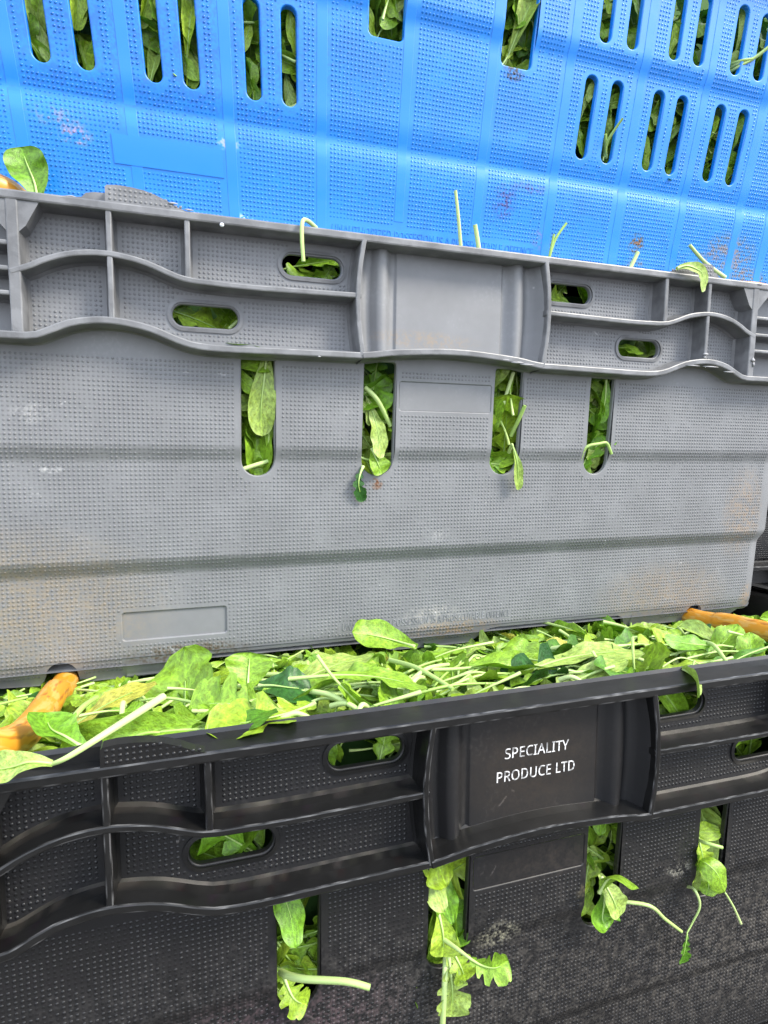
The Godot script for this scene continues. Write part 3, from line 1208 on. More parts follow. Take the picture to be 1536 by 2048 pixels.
func mass(label: String, lo: Vector3, hi: Vector3, lean := 0.0) -> void:
	# the packed middle of a crate's load: one lumpy body
	var g := Geo.new()
	var mid := (lo + hi) * 0.5
	var half := (hi - lo) * 0.5
	for f in 6:
		var ax := f / 2
		var sg := 1.0 if f % 2 else -1.0
		var nx := 26 if ax != 0 else 10
		var ny := 10
		var ids := []
		for i in nx + 1:
			var row := []
			for j in ny + 1:
				var a := i / float(nx) * 2.0 - 1.0
				var b := j / float(ny) * 2.0 - 1.0
				var p := Vector3(sg, a, b) if ax == 0 else (Vector3(a, sg, b) if ax == 1 else Vector3(a, b, sg))
				var q := mid + p * half
				q -= p * (0.004 + 0.006 * (fine.get_noise_3d(q.x * 1800.0, q.y * 1800.0, q.z * 1800.0) + 0.5))
				q.z += lean * (q.y - lo.y)
				row.append(g.vert(q, p.normalized()))
			ids.append(row)
		for i in nx:
			for j in ny:
				g.quad(ids[i][j], ids[i + 1][j], ids[i + 1][j + 1], ids[i][j + 1])
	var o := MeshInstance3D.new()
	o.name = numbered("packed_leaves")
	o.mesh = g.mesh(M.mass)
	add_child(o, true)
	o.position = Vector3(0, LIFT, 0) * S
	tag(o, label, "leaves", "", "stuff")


func tone() -> Color:
	var k := rng.randf()
	return Color(0.75, 0.85, 0.75).lerp(Color(1.35, 1.25, 1.2), k)


func _ready() -> void:
	rng.seed = 20
	# ---- camera
	var cam := Camera3D.new()
	cam.name = "camera"
	cam.keep_aspect = Camera3D.KEEP_HEIGHT
	cam.fov = rad_to_deg(2.0 * atan(1024.0 / 1248.3))
	cam.near = 0.02
	cam.far = 400.0
	add_child(cam)
	cam.transform = Transform3D(Basis(Vector3(0.9459319, 0.01361952, 0.32407923), Vector3(0.02432248, 0.99332701, -0.11273801), Vector3(-0.3234521, 0.11452489, 0.93928845)).orthonormalized(), Vector3(-0.21039, -0.14233 + LIFT, 0.44287) * S)
	cam.current = true
	# ---- sky and sun: bright overcast, with the brightest part up to the right
	var env := Environment.new()
	env.background_mode = Environment.BG_SKY
	env.tonemap_mode = Environment.TONE_MAPPER_LINEAR
	env.tonemap_exposure = 2.45
	env.sdfgi_enabled = true
	env.ssao_enabled = true
	env.ssil_enabled = true
	var sk := ProceduralSkyMaterial.new()
	sk.sky_top_color = Color(0.86, 0.90, 0.97)
	sk.sky_horizon_color = Color(0.88, 0.90, 0.93)
	sk.sky_curve = 0.15
	sk.sky_energy_multiplier = 1.15
	sk.ground_bottom_color = Color(0.36, 0.35, 0.33)
	sk.ground_horizon_color = Color(0.55, 0.55, 0.54)
	var sky := Sky.new()
	sky.sky_material = sk
	env.sky = sky
	var we := WorldEnvironment.new()
	we.environment = env
	we.name = "world"
	add_child(we)
	var sun := DirectionalLight3D.new()
	sun.name = "sun"
	sun.light_energy = 0.8
	sun.light_color = Color(1.0, 0.97, 0.92)
	sun.light_angular_distance = 18.0
	sun.shadow_enabled = true
	add_child(sun)
	sun.look_at_from_position(Vector3(0.62, 0.72, 0.50), Vector3.ZERO)
	# ---- noise
	fine.seed = 3
	fine.frequency = 0.02
	fine.fractal_octaves = 3
	broad.seed = 8
	broad.frequency = 0.02
	broad.fractal_octaves = 2
	# ---- ground
	var pm := PlaneMesh.new()
	pm.size = Vector2(300, 300)
	var gm := StandardMaterial3D.new()
	var nt := NoiseTexture2D.new()
	nt.width = 512
	nt.height = 512
	nt.seamless = true
	var nz := FastNoiseLite.new()
	nz.seed = 4
	nz.frequency = 0.05
	nz.fractal_octaves = 5
	nt.noise = nz
	var gr := Gradient.new()
	gr.set_color(0, Color(0.22, 0.21, 0.20))
	gr.set_color(1, Color(0.34, 0.33, 0.31))
	nt.color_ramp = gr
	gm.albedo_texture = nt
	gm.uv1_triplanar = true
	gm.uv1_world_triplanar = true
	gm.uv1_scale = Vector3.ONE * 1.5
	gm.roughness = 0.9
	pm.material = gm
	var ground := part("ground", pm, self)
	ground.set_meta("kind", "structure")
	tag(ground, "grey concrete ground under the stacked crates", "ground")
	# ---- materials
	M.worn = noise_map(12, 0.02, 5, [[0.0, 0.72], [0.38, 0.86], [0.62, 0.94], [0.80, 1.0], [1.0, 1.0]])
	M.sheen = noise_map(31, 0.03, 4, [[0.0, 0.75], [0.5, 0.95], [1.0, 1.0]])
	M.dirt = Color(0.16, 0.145, 0.12)
	var grey := Color(0.463, 0.469, 0.479)
	var grey_img := wall_image(grey, [[-0.33, -0.262, 0.13, 0.065, Color(0.56, 0.50, 0.41), 0.75, 0.8], [0.245, -0.292, 0.085, 0.040, Color(0.53, 0.47, 0.40), 0.75, 0.8], [-0.20, -0.304, 0.05, 0.010, Color(0.30, 0.24, 0.17), 0.7, 2.0], [0.0, -0.292, 0.035, 0.012, Color(0.62, 0.61, 0.59), 0.7, 2.0], [-0.295, -0.128, 0.014, 0.008, Color(0.62, 0.62, 0.62), 0.6, 2.4], [-0.285, -0.165, 0.008, 0.003, Color(0.72, 0.72, 0.72), 0.8, 2.0], [0.0, -0.22, 0.010, 0.006, Color(0.62, 0.62, 0.62), 0.5, 2.4], [0.33, -0.21, 0.03, 0.05, Color(0.60, 0.50, 0.40), 0.5, 1.5], [0.36, -0.30, 0.02, 0.02, Color(0.60, 0.50, 0.40), 0.7, 1.5], [-0.02, -0.065, 0.05, 0.008, Color(0.55, 0.48, 0.40), 0.5, 2.0], [-0.056, -0.176, 0.006, 0.006, Color(0.42, 0.25, 0.14), 0.8, 2.0], [0.02, -0.305, 0.05, 0.012, Color(0.58, 0.48, 0.36), 0.6, 1.8]], 0.05, 0.10, Color(0.72, 0.72, 0.72), 11)
	var blue := Color(0.01, 0.50, 0.885)
	var blue_img := wall_image(blue, [[-0.270, -0.094, 0.020, 0.008, Color(0.55, 0.58, 0.76), 0.8, 2.2], [-0.262, -0.103, 0.012, 0.007, Color(0.75, 0.60, 0.70), 0.9, 2.6], [-0.164, -0.094, 0.010, 0.006, Color(0.80, 0.76, 0.80), 0.9, 2.4], [-0.155, -0.142, 0.008, 0.007, Color(0.85, 0.85, 0.90), 1.0, 2.4], [0.188, -0.122, 0.010, 0.010, Color(0.55, 0.30, 0.12), 0.9, 2.0], [0.190, -0.139, 0.012, 0.008, Color(0.60, 0.45, 0.42), 0.7, 2.4], [0.292, -0.121, 0.038, 0.022, Color(0.52, 0.46, 0.48), 1.25, 1.3], [0.320, -0.139, 0.030, 0.012, Color(0.50, 0.40, 0.38), 0.9, 1.8], [0.050, -0.016, 0.010, 0.007, Color(0.10, 0.09, 0.12), 1.0, 2.0], [0.076, -0.092, 0.020, 0.006, Color(0.30, 0.30, 0.55), 0.6, 2.4], [0.055, -0.105, 0.012, 0.016, Color(0.28, 0.26, 0.50), 0.7, 2.6], [0.095, -0.128, 0.015, 0.012, Color(0.55, 0.45, 0.65), 0.6, 2.6], [-0.21, -0.03, 0.18, 0.09, Color(0.05, 0.25, 0.62), 0.25, 2.5], [0.268, -0.135, 0.02, 0.02, Color(0.45, 0.42, 0.52), 0.8, 2.2]], 0.05, 0.25, Color(0.42, 0.42, 0.70), 47)
	var black := Color(0.090, 0.089, 0.094)
	var black_img := wall_image(black, [[0.10, -0.20, 0.34, 0.10, Color(0.36, 0.34, 0.31), 0.50, 1.5], [-0.20, -0.20, 0.25, 0.09, Color(0.32, 0.31, 0.30), 0.50, 1.7], [0.26, -0.24, 0.20, 0.08, Color(0.40, 0.38, 0.35), 0.45, 1.4], [-0.02, -0.155, 0.02, 0.012, Color(0.55, 0.54, 0.46), 0.8, 2.2], [0.05, -0.14, 0.016, 0.012, Color(0.50, 0.45, 0.32), 0.7, 2.4], [-0.17, -0.185, 0.10, 0.04, Color(0.30, 0.20, 0.24), 0.35, 2.6], [0.12, -0.14, 0.012, 0.006, Color(0.56, 0.55, 0.50), 0.9, 2.2], [0.0, -0.04, 0.060, 0.055, Color(0.17, 0.148, 0.128), 1.6, 0.3], [0.02, -0.107, 0.06, 0.018, Color(0.21, 0.185, 0.165), 0.9, 0.6]], 0.10, 0.16, Color(0.45, 0.43, 0.41), 83)
	var gp := plastic(Color.WHITE, 0.46)
	var gw := plastic(grey, 0.5, grey_img)
	var bp := plastic(Color.WHITE, 0.33)
	bp.albedo_texture = null
	var bw := plastic(blue, 0.33, blue_img)
	var kp := plastic(Color.WHITE, 0.40)
	var kw := plastic(black, 0.47, black_img)
	var dots_grey := plastic(Color.WHITE, 0.46)
	var dots_blue := plastic(Color.WHITE, 0.30)
	var dots_black := plastic(Color.WHITE, 0.42)
	# the arms: orange paint worn through to pale wood tones
	var aim := Image.create(256, 512, false, Image.FORMAT_RGB8)
	for y in 512:
		for x in 256:
			var a := x / 256.0 * TAU
			var f := fine.get_noise_3d(cos(a) * 60.0, sin(a) * 60.0, y * 0.35) + 0.35 * fine.get_noise_3d(cos(a) * 200.0, sin(a) * 200.0, y * 0.8)
			var c := Color(0.80, 0.545, 0.15).lerp(Color(0.82, 0.70, 0.52), clampf(f * 1.6, 0.0, 0.45))
			var k := fine.get_noise_3d(cos(a) * 70.0 + 400.0, sin(a) * 70.0, y * 0.3)
			c = c.lerp(Color(0.38, 0.19, 0.07), clampf((k - 0.26) * 2.0, 0.0, 0.4))
			aim.set_pixel(x, y, c)
	var arm := plastic(Color.WHITE, 0.38, aim)
	var lim := [ImageTexture.create_from_image(leaf_image(5)), ImageTexture.create_from_image(leaf_image(77))]
	var nrm := ImageTexture.create_from_image(leaf_bump(5))
	M.leaf = []
	for q in [[0.62, 0.80, 0.25], [0.52, 0.74, 0.19], [0.40, 0.62, 0.17], [0.74, 0.86, 0.44], [0.24, 0.46, 0.19], [0.69, 0.84, 0.24], [0.74, 0.88, 0.30], [0.84, 0.84, 0.36]]:
		var m := StandardMaterial3D.new()
		m.albedo_texture = lim[M.leaf.size() % 2]
		m.albedo_color = Color(q[0], q[1], q[2]) * 1.32
		m.vertex_color_use_as_albedo = true
		m.roughness = 0.42
		m.metallic_specular = 0.45
		m.normal_enabled = true
		m.normal_texture = nrm
		m.normal_scale = 0.8
		m.cull_mode = BaseMaterial3D.CULL_DISABLED
		m.backlight_enabled = true
		m.backlight = Color(q[0] * 0.45, q[1] * 0.5, q[2] * 0.2)
		M.leaf.append(m)
	M.stalk = StandardMaterial3D.new()
	M.stalk.vertex_color_use_as_albedo = true
	M.stalk.roughness = 0.4
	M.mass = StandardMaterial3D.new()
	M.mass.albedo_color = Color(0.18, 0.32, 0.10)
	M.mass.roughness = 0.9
	var white := StandardMaterial3D.new()
	white.albedo_color = Color(0.88, 0.88, 0.88)
	white.albedo_texture = noise_map(5, 0.04, 4, [[0.0, 0.45], [0.36, 0.62], [0.46, 0.95], [1.0, 1.0]])
	white.uv1_triplanar = true
	white.uv1_scale = Vector3.ONE * 14.0
	white.roughness = 0.6
	# ---- crates
	M.plastic = grey.srgb_to_linear()
	var crate_g := deep_crate("grey_crate", gp, gw, dots_grey, grey_img, 0.0, arm)
	crate_g.position = Vector3(0, LIFT, 0) * S
	tag(crate_g, "grey plastic crate in the middle of the stack, four open slots in its pebbled wall", "crate", "plastic produce crates")
	var raised := plastic(grey * 1.22, 0.46)
	emboss(crate_g, "UNAUTHORISED POSSESSION IS A PROSECUTABLE OFFENCE", raised, -0.0805, 0.0735, -0.2940, 0.0085)
	var torn := StandardMaterial3D.new()
	torn.albedo_color = Color(0.58, 0.58, 0.59)
	torn.roughness = 0.7
	for q in [[0.2408, -0.0630, 0.0004, 0.0030, 0.0012, 0.0016], [0.2412, -0.0655, -0.0005, 0.0015, 0.0022, 0.0012], [0.2975, -0.0650, 0.0, 0.0022, 0.0022, 0.0014], [0.2985, -0.0688, 0.0, 0.0012, 0.0028, 0.0010], [0.0520, -0.0800, 0.0002, 0.0060, 0.0010, 0.0010], [0.0610, -0.0812, 0.0002, 0.0070, 0.0009, 0.0012], [0.0410, -0.0785, 0.0002, 0.0050, 0.0007, 0.0008], [0.2460, 0.0050, -0.004, 0.0012, 0.0030, 0.0030], [-0.2640, 0.0062, -0.010, 0.0050, 0.0008, 0.0020], [-0.2040, 0.0068, 0.0, 0.0030, 0.0008, 0.0008], [-0.1945, 0.0040, 0.0, 0.0030, 0.0007, 0.0008], [0.2480, -0.0735, 0.0002, 0.0090, 0.0007, 0.0008], [0.2280, -0.0735, 0.0002, 0.0080, 0.0006, 0.0008], [0.2700, -0.0770, 0.0002, 0.0070, 0.0007, 0.0008], [-0.1080, -0.0842, 0.0, 0.0012, 0.0006, 0.0006], [0.2985, 0.0020, 0.0, 0.0030, 0.0010, 0.0012]]:
		burr(crate_g, q[0], q[1], q[2], Vector3(q[3], q[4], q[5]), torn)
	var drop := StandardMaterial3D.new()
	drop.albedo_color = Color(0.95, 0.97, 1.0)
	drop.roughness = 0.05
	drop.refraction_enabled = true
	drop.refraction_scale = 0.033
	var bead := SphereMesh.new()
	bead.radius = 0.0014 * S
	bead.height = 0.0026 * S
	bead.material = drop
	tag(part("water_drop", bead, self), "water drop hanging under the left of the grey top rail", "water drop").position = (loop(-0.1738, -0.0030, -0.0008) + Vector3(0, LIFT, 0)) * S
	M.plastic = black.srgb_to_linear()
	var crate_k := deep_crate("black_crate", kp, kw, dots_black, black_img, 0.40, arm)
	crate_k.position = Vector3(-0.00025, LIFT - 0.29874, 0.14199) * S
	crate_k.rotation = Vector3(-0.0214, -0.0143, 0.0066)
	tag(crate_k, "scuffed black plastic crate at the bottom of the stack with white print in its rim", "crate", "plastic produce crates")
	for k in 2:
		var m := lettering(["SPECIALITY", "PRODUCE LTD"][k], white, 0.0092 * S, 0.0, 0.0002 * S, 500)
		var o := part("printed_text", m, crate_k)
		var wide := m.get_aabb().size.x
		var want: float = [0.0452, 0.0552][k] * S
		o.transform = Transform3D(Basis(Vector3(want / wide, -0.012, 0), Vector3(0.02, 1, 0), Vector3.BACK), Vector3([0.0010, 0.0009][k], [-0.0327, -0.0470][k], -0.0163) * S)
	# the next stack, just behind the right-hand edge
	for k in 2:
		var d := crate_k.duplicate()
		d.name = numbered("black_crate")
		add_child(d, true)
		for c in d.get_children():
			if String(c.name).begins_with("printed_text") or String(c.name).begins_with("bale_arm"):
				d.remove_child(c)
				c.free()
		d.position = Vector3(0.865, LIFT - 0.302 * k, -0.16 + 0.02 * k) * S
		d.rotation = Vector3(0, -0.03, 0)
		tag(d, ["dark crate glimpsed past the right edge of the grey crate, in the next stack", "dark crate glimpsed past the right end of the scuffed black crate"][k], "crate", "plastic produce crates")
	M.plastic = blue.srgb_to_linear()
	var crate_b := vented_crate("blue_crate", bp, bw, dots_blue, blue_img)
	crate_b.position = Vector3(-0.00471, LIFT + 0.15363, -0.00949) * S
	crate_b.rotation = Vector3(0, -0.0184, -0.0025)
	tag(crate_b, "bright blue plastic vented crate on top of the stack, rows of narrow upright slots", "crate", "plastic produce crates")
	emboss(crate_b, "UNAUTHORIZED POSSESION IS A PROSECUTABLE OFFENCE", plastic(blue * 1.12, 0.33), -0.0860, 0.0860, -0.1392, 0.0088)
	# ---- leaves
	for k in 12:
		protos.append(proto_leaf(100 + k, [0, 3, 1, 2, 3, 4, 4, 2, 3, 1, 4, 0][k]))
	for q in protos:
		var pts_ := PackedVector3Array()
		for m in [q[0], q[1]]:
			var a: PackedVector3Array = m.surface_get_arrays(0)[Mesh.ARRAY_VERTEX]
			for i in range(0, a.size(), 3):
				pts_.append(a[i] / S)
		shells.append(pts_)
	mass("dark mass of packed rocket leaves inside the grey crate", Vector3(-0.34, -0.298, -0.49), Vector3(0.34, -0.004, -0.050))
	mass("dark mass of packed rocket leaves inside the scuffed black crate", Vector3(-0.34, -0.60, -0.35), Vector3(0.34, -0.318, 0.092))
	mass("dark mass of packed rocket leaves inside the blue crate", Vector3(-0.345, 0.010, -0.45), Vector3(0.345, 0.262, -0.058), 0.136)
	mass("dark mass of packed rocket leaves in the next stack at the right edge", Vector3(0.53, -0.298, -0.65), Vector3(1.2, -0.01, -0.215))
	fill_crates()
	heroes()


const NTH := ["first", "second", "third", "fourth", "fifth", "sixth"]
const LOOKS := ["spoon-shaped", "lobed", "narrow", "wavy-edged", "lobed", "deeply lobed", "deeply lobed", "wavy-edged", "lobed", "narrow", "deeply lobed", "spoon-shaped"]
const TINTS := ["bright", "mid green", "green", "pale", "dark", "yellowish", "lime", "yellowed"]


func slot_leaves(slots: Array, origin: Vector3, z0: float, each: int, where: Array, packed: Array, lean := Vector2.ZERO) -> void:
	for n in slots.size():
		var k: Dictionary = slots[n]
		var past := func(p: Vector3) -> float:
			if slot_far(k, Vector2(p.x - origin.x, p.y - origin.y)) < -0.001:
				return 0.0
			return p.z - origin.z + inset(p.y - origin.y) + 0.0043 - lean.x * (p.x - origin.x) - lean.y * (p.y - origin.y)
		var area: float = k.h.x * k.h.y * 4.0
		for i in each:
			var at := origin + Vector3(k.c.x + rng.randf_range(-1.0, 1.0) * k.h.x, k.c.y + k.h.y * (2.0 * (i + rng.randf()) / each - 1.0), z0 - 0.008 * (i * 5 % each) / each)
			var w := rng.randi() % protos.size()
			var b := facing(Vector3(rng.randf_range(-0.3, 0.3), rng.randf_range(-0.10, 0.40), 1.0), rng.randf() * TAU).scaled(Vector3.ONE * rng.randf_range(0.85, 1.3))
			at = settle(at, b, w, past)
			var tint: int = [0, 6, 3, 1, 5, 3][rng.randi() % 6]
			leaf(at + Vector3(0, LIFT, 0), b, w, tint, "%s %s leaf %s in the %s" % [TINTS[tint], LOOKS[w], "low" if at.y < origin.y + k.c.y - k.h.y * 0.33 else ("high" if at.y > origin.y + k.c.y + k.h.y * 0.33 else "midway"), where[n]], "leaves in the " + where[n])
		for i in int(2 + area * 7000.0):
			var at := origin + Vector3(k.c.x + rng.randf_range(-1.0, 1.0) * (k.h.x + 0.015), k.c.y + rng.randf_range(-1.0, 1.0) * (k.h.y + 0.01), z0 - rng.randf_range(0.006, 0.018))
			var w := packed.size() % protos.size()
			var b := facing(Vector3(rng.randf_range(-0.5, 0.5), rng.randf_range(-0.3, 0.6), 1.0), rng.randf() * TAU).scaled(Vector3.ONE * rng.randf_range(0.6, 1.0))
			packed.append([settle(at, b, w, past), b, tone()])


func slot_names(crate: String) -> Array:
	# in the order of deep_slots() or grips(): outer left, inner left, outer right, inner right
	var r := []
	for k in ["leftmost", "second", "rightmost", "third"]:
		r.append("%s wall slot of the %s crate" % [k, crate])
	return r


func grip_names(crate: String) -> Array:
	var r := []
	for k in ["upper left", "lower left", "upper right", "lower right"]:
		r.append("%s grip hole of the %s crate" % [k, crate])
	return r


func fill_crates() -> void:
	model = "deep"
	# grey crate
	var packed := []
	slot_leaves(deep_slots(), Vector3.ZERO, -0.030, 7, slot_names("grey"), packed)
	slot_leaves(grips(), Vector3(0, -0.004, 0), -0.030, 1, grip_names("grey"), packed)
	filling("leaf_filling", "rocket leaves packed behind the slots of the grey crate", packed)
	# black crate
	packed = []
	var low := Vector3(-0.00025, -0.29874, 0.14199)
	slot_leaves(deep_slots(), low + Vector3(-0.001, 0, 0), -0.028, 7, slot_names("black"), packed, Vector2(0.0143, -0.0214))
	slot_leaves(grips(), low, -0.028, 1, grip_names("black"), packed, Vector2(0.0143, -0.0214))
	var rim := func(p: Vector3) -> float:
		if p.z > 0.06:
			return p.z - 0.1185 if p.y < -0.2975 else 0.0
		return 0.0
	for i in 900:
		var at := Vector3(rng.randf_range(-0.37, 0.36), rng.randf_range(-0.334, -0.318), rng.randf_range(-0.10, 0.104))
		var b := lying(at.z, 0.35).scaled(Vector3.ONE * rng.randf_range(0.6, 0.95))
		at = press(at, b, packed.size() % protos.size(), -0.004)
		packed.append([settle(at, b, i % protos.size(), rim) if packed.size() % protos.size() == i % protos.size() else settle(at, b, packed.size() % protos.size(), rim), b, tone()])
	filling("leaf_filling", "rocket leaves packed beneath the heap in the scuffed black crate", packed)
	# the heap on top, leaf by leaf
	for i in 180:
		var x := -0.345 + 0.69 * (i + rng.randf()) / 180.0
		var z := lerpf(-0.030, 0.108, fposmod(i * 0.618, 1.0))
		var y := -0.3185 + rng.randf() * 0.008 + 0.008 * smoothstep(-0.03, 0.09, z)
		var w: int = [1, 4, 8, 5, 6, 10, 1, 4, 6, 2, 9, 3, 8, 7][rng.randi() % 14]
		var third: String = "left" if x < -0.10 else ("middle" if x < 0.09 else "right")
		var row: String = "near grey crate" if z < 0.015 else ("midway back" if z < 0.062 else "behind the rim")
		var tint: int = [0, 1, 5, 3, 0, 2, 6, 6, 1, 4, 5, 0, 7, 3][rng.randi() % 14]
		var b := lying(z, 0.42).scaled(Vector3.ONE * rng.randf_range(0.75, 1.1) * lerpf(0.85, 1.2, smoothstep(-0.02, 0.07, z)))
		var more := 0.0
		if i % 7 == 3 and z > 0.0:   # a bigger leaf on top
			w = [1, 4, 6, 10, 8, 3][rng.randi() % 6]
			b = b.scaled(Vector3.ONE * 1.3)
			tint = [0, 6, 3, 5][rng.randi() % 4]
			y += 0.006
			more = 0.003
		var at := press(settle(Vector3(x, y, z), b, w, rim), b, w, more)
		var tip := ("right" if b.x.x > 0.0 else "left") if absf(b.x.x) > absf(b.x.z) else ("front" if b.x.z > 0.0 else "back")
		leaf(at + Vector3(0, LIFT, 0), b, w, tint, "%s %s leaf, heap's %s third, %s, tip to %s" % [TINTS[tint], LOOKS[w], third, row, tip], "leaves heaped in the black crate, %s third" % third)
	# blue crate: its slots again, a little deeper
	model = "vented"
	packed = []
	var top := []
	for w in [-1.0, 1.0]:
		for s in [0.1194, 0.1440, 0.1850, 0.2088, 0.2496, 0.2752]:
			top.append([w * s, -0.0355, 0.0290])
	for s in [0.1242, 0.1495, 0.1902, 0.2148, 0.2536, 0.2790]:
		top.append([s, 0.0405, 0.0250])
	for s in [-0.0513, 0.0513]:
		top.append([s, 0.0290, 0.0415])
	for m in top.size():
		var q: Array = top[m]
		var where := "wide hole %s of middle, blue crate" % ("left" if q[0] < 0.0 else "right")
		if m < 6:
			where = "%s slot left of middle, blue crate" % NTH[m]
		elif m < 12:
			where = "%s slot of the lower right row, blue crate" % NTH[m - 6]
		elif m < 18:
			where = "%s slot of the upper right row, blue crate" % NTH[m - 12]
		var wide: float = 0.0128 if absf(q[0]) < 0.06 else 0.0055
		var n: int = 5 if wide > 0.01 else 2
		var past := func(p: Vector3) -> float:
			var v := (p.y - 0.1536) / 0.9908
			var lean := 0.0 if q[0] > 0.0 else -lerpf(-0.085, 0.0, smoothstep(-0.26, 0.06, q[0])) * (v + 0.062)
			if absf(p.x + 0.0047 + lean - q[0]) < wide * 0.7 and absf(v - q[1]) < q[2] - 0.002:
				return 0.0
			return p.z + 0.0095 + inset(v) - p.x * 0.0184 + 0.0050
		for i in n:
			var v: float = q[1] + q[2] * (2.0 * (i + 0.3 + 0.4 * rng.randf()) / n - 1.0)
			var at := Vector3(-0.0047 + q[0] + rng.randf_range(-1, 1) * wide * (0.8 if wide > 0.01 else 0.25) - 0.05 * (v + 0.06) * step(0.06, -0.26, q[0]), 0.1536 + v, -0.0095 - (0.009 if wide > 0.01 else 0.0045) - inset(v) + q[0] * 0.0184 - 0.003 * (i * 2 % n) / n)
			var w: int = rng.randi() % protos.size() if wide > 0.01 else [2, 9, 7, 0, 11, 3][rng.randi() % 6]
			var tint: int = [0, 6, 5, 3, 3, 6][rng.randi() % 6]
			var b := facing(Vector3(rng.randf_range(-0.2, 0.2), rng.randf_range(-0.2, 0.15), 1.0), 0.0)
			var spin := rng.randf_range(-0.7, 0.7) if wide > 0.01 else rng.randf_range(-0.22, 0.22)
			b = Basis(b.y, spin + PI * 0.5 * (1.0 if rng.randf() < 0.5 else -1.0) - atan2(b.x.y, b.x.x)) * b
			b = b.scaled(Vector3.ONE * (rng.randf_range(0.6, 0.95) if wide > 0.01 else rng.randf_range(0.42, 0.62)))
			leaf(settle(at, b, w, past) + Vector3(0, LIFT, 0), b, w, tint, "%s %s leaf %s in the %s" % [TINTS[tint], LOOKS[w], ["low", "high"][mini(i, 1)] if n == 2 else ["at the foot", "low", "midway", "high", "at the top"][i], where], "leaves in the " + where)
		for i in (34 if wide > 0.01 else 14):
			var v: float = q[1] + q[2] * rng.randf_range(-1.15, 1.15)
			var at := Vector3(-0.0047 + q[0] + rng.randf_range(-1, 1) * (wide + 0.006), 0.1536 + v, -0.0095 - 0.014 + 0.1363 * v + q[0] * 0.0184 - rng.randf_range(0.0, 0.008))
			var w := packed.size() % protos.size()
			var b := facing(Vector3(rng.randf_range(-0.5, 0.5), rng.randf_range(-0.5, 0.3), 1.0), rng.randf() * TAU).scaled(Vector3.ONE * rng.randf_range(0.5, 0.9))
			packed.append([settle(at, b, w, past), b, tone()])
	filling("leaf_filling", "rocket leaves packed behind the slots of the blue crate", packed)
	# the next stack
	packed = []
	for i in 160:
		packed.append([Vector3(rng.randf_range(0.58, 1.15), rng.randf_range(-0.20, -0.09), rng.randf_range(-0.215, -0.196)), facing(Vector3(rng.randf_range(-0.6, 0.6), rng.randf_range(-0.4, 0.6), 1.0), rng.randf() * TAU), tone()])
	filling("leaf_filling", "rocket leaves packed behind the slots of the crate in the next stack", packed)


func press(at: Vector3, b: Basis, which: int, more: float) -> Vector3:
	# push a leaf down until it lies under the surface of the heap and under the arms
	var most := 0.0
	for q in shells[which]:
		var p: Vector3 = at + b * q
		var gap := smoothstep(0.05, 0.08, absf(p.x)) * smoothstep(0.205, 0.185, absf(p.x))
		var top := lerpf(lerpf(-0.3165, -0.3095, gap), -0.2885, smoothstep(-0.045, 0.075, p.z)) + more
		var off := absf(absf(p.x + 0.003) - 0.289)
		if off < 0.030:
			top = lerpf(-0.317, top, smoothstep(0.010, 0.030, off))
		most = maxf(most, p.y - top)
	return at - Vector3(0, minf(most, 0.03), 0)


func lying(z: float, tilt: float) -> Basis:
	# a leaf lying on the heap; close to the front wall it lies along the wall
	var n := Vector3(rng.randf_range(-tilt, tilt), 1.0, rng.randf_range(-tilt * 0.4, tilt * 1.3))
	var b := facing(n, 0.0)
	var want := rng.randf() * TAU
	if z > 0.066:
		want = rng.randf_range(-0.35, 0.35) + (PI if rng.randf() < 0.5 else 0.0)
	var now := atan2(-b.x.z, b.x.x)
	return Basis(b.y, want - now) * b


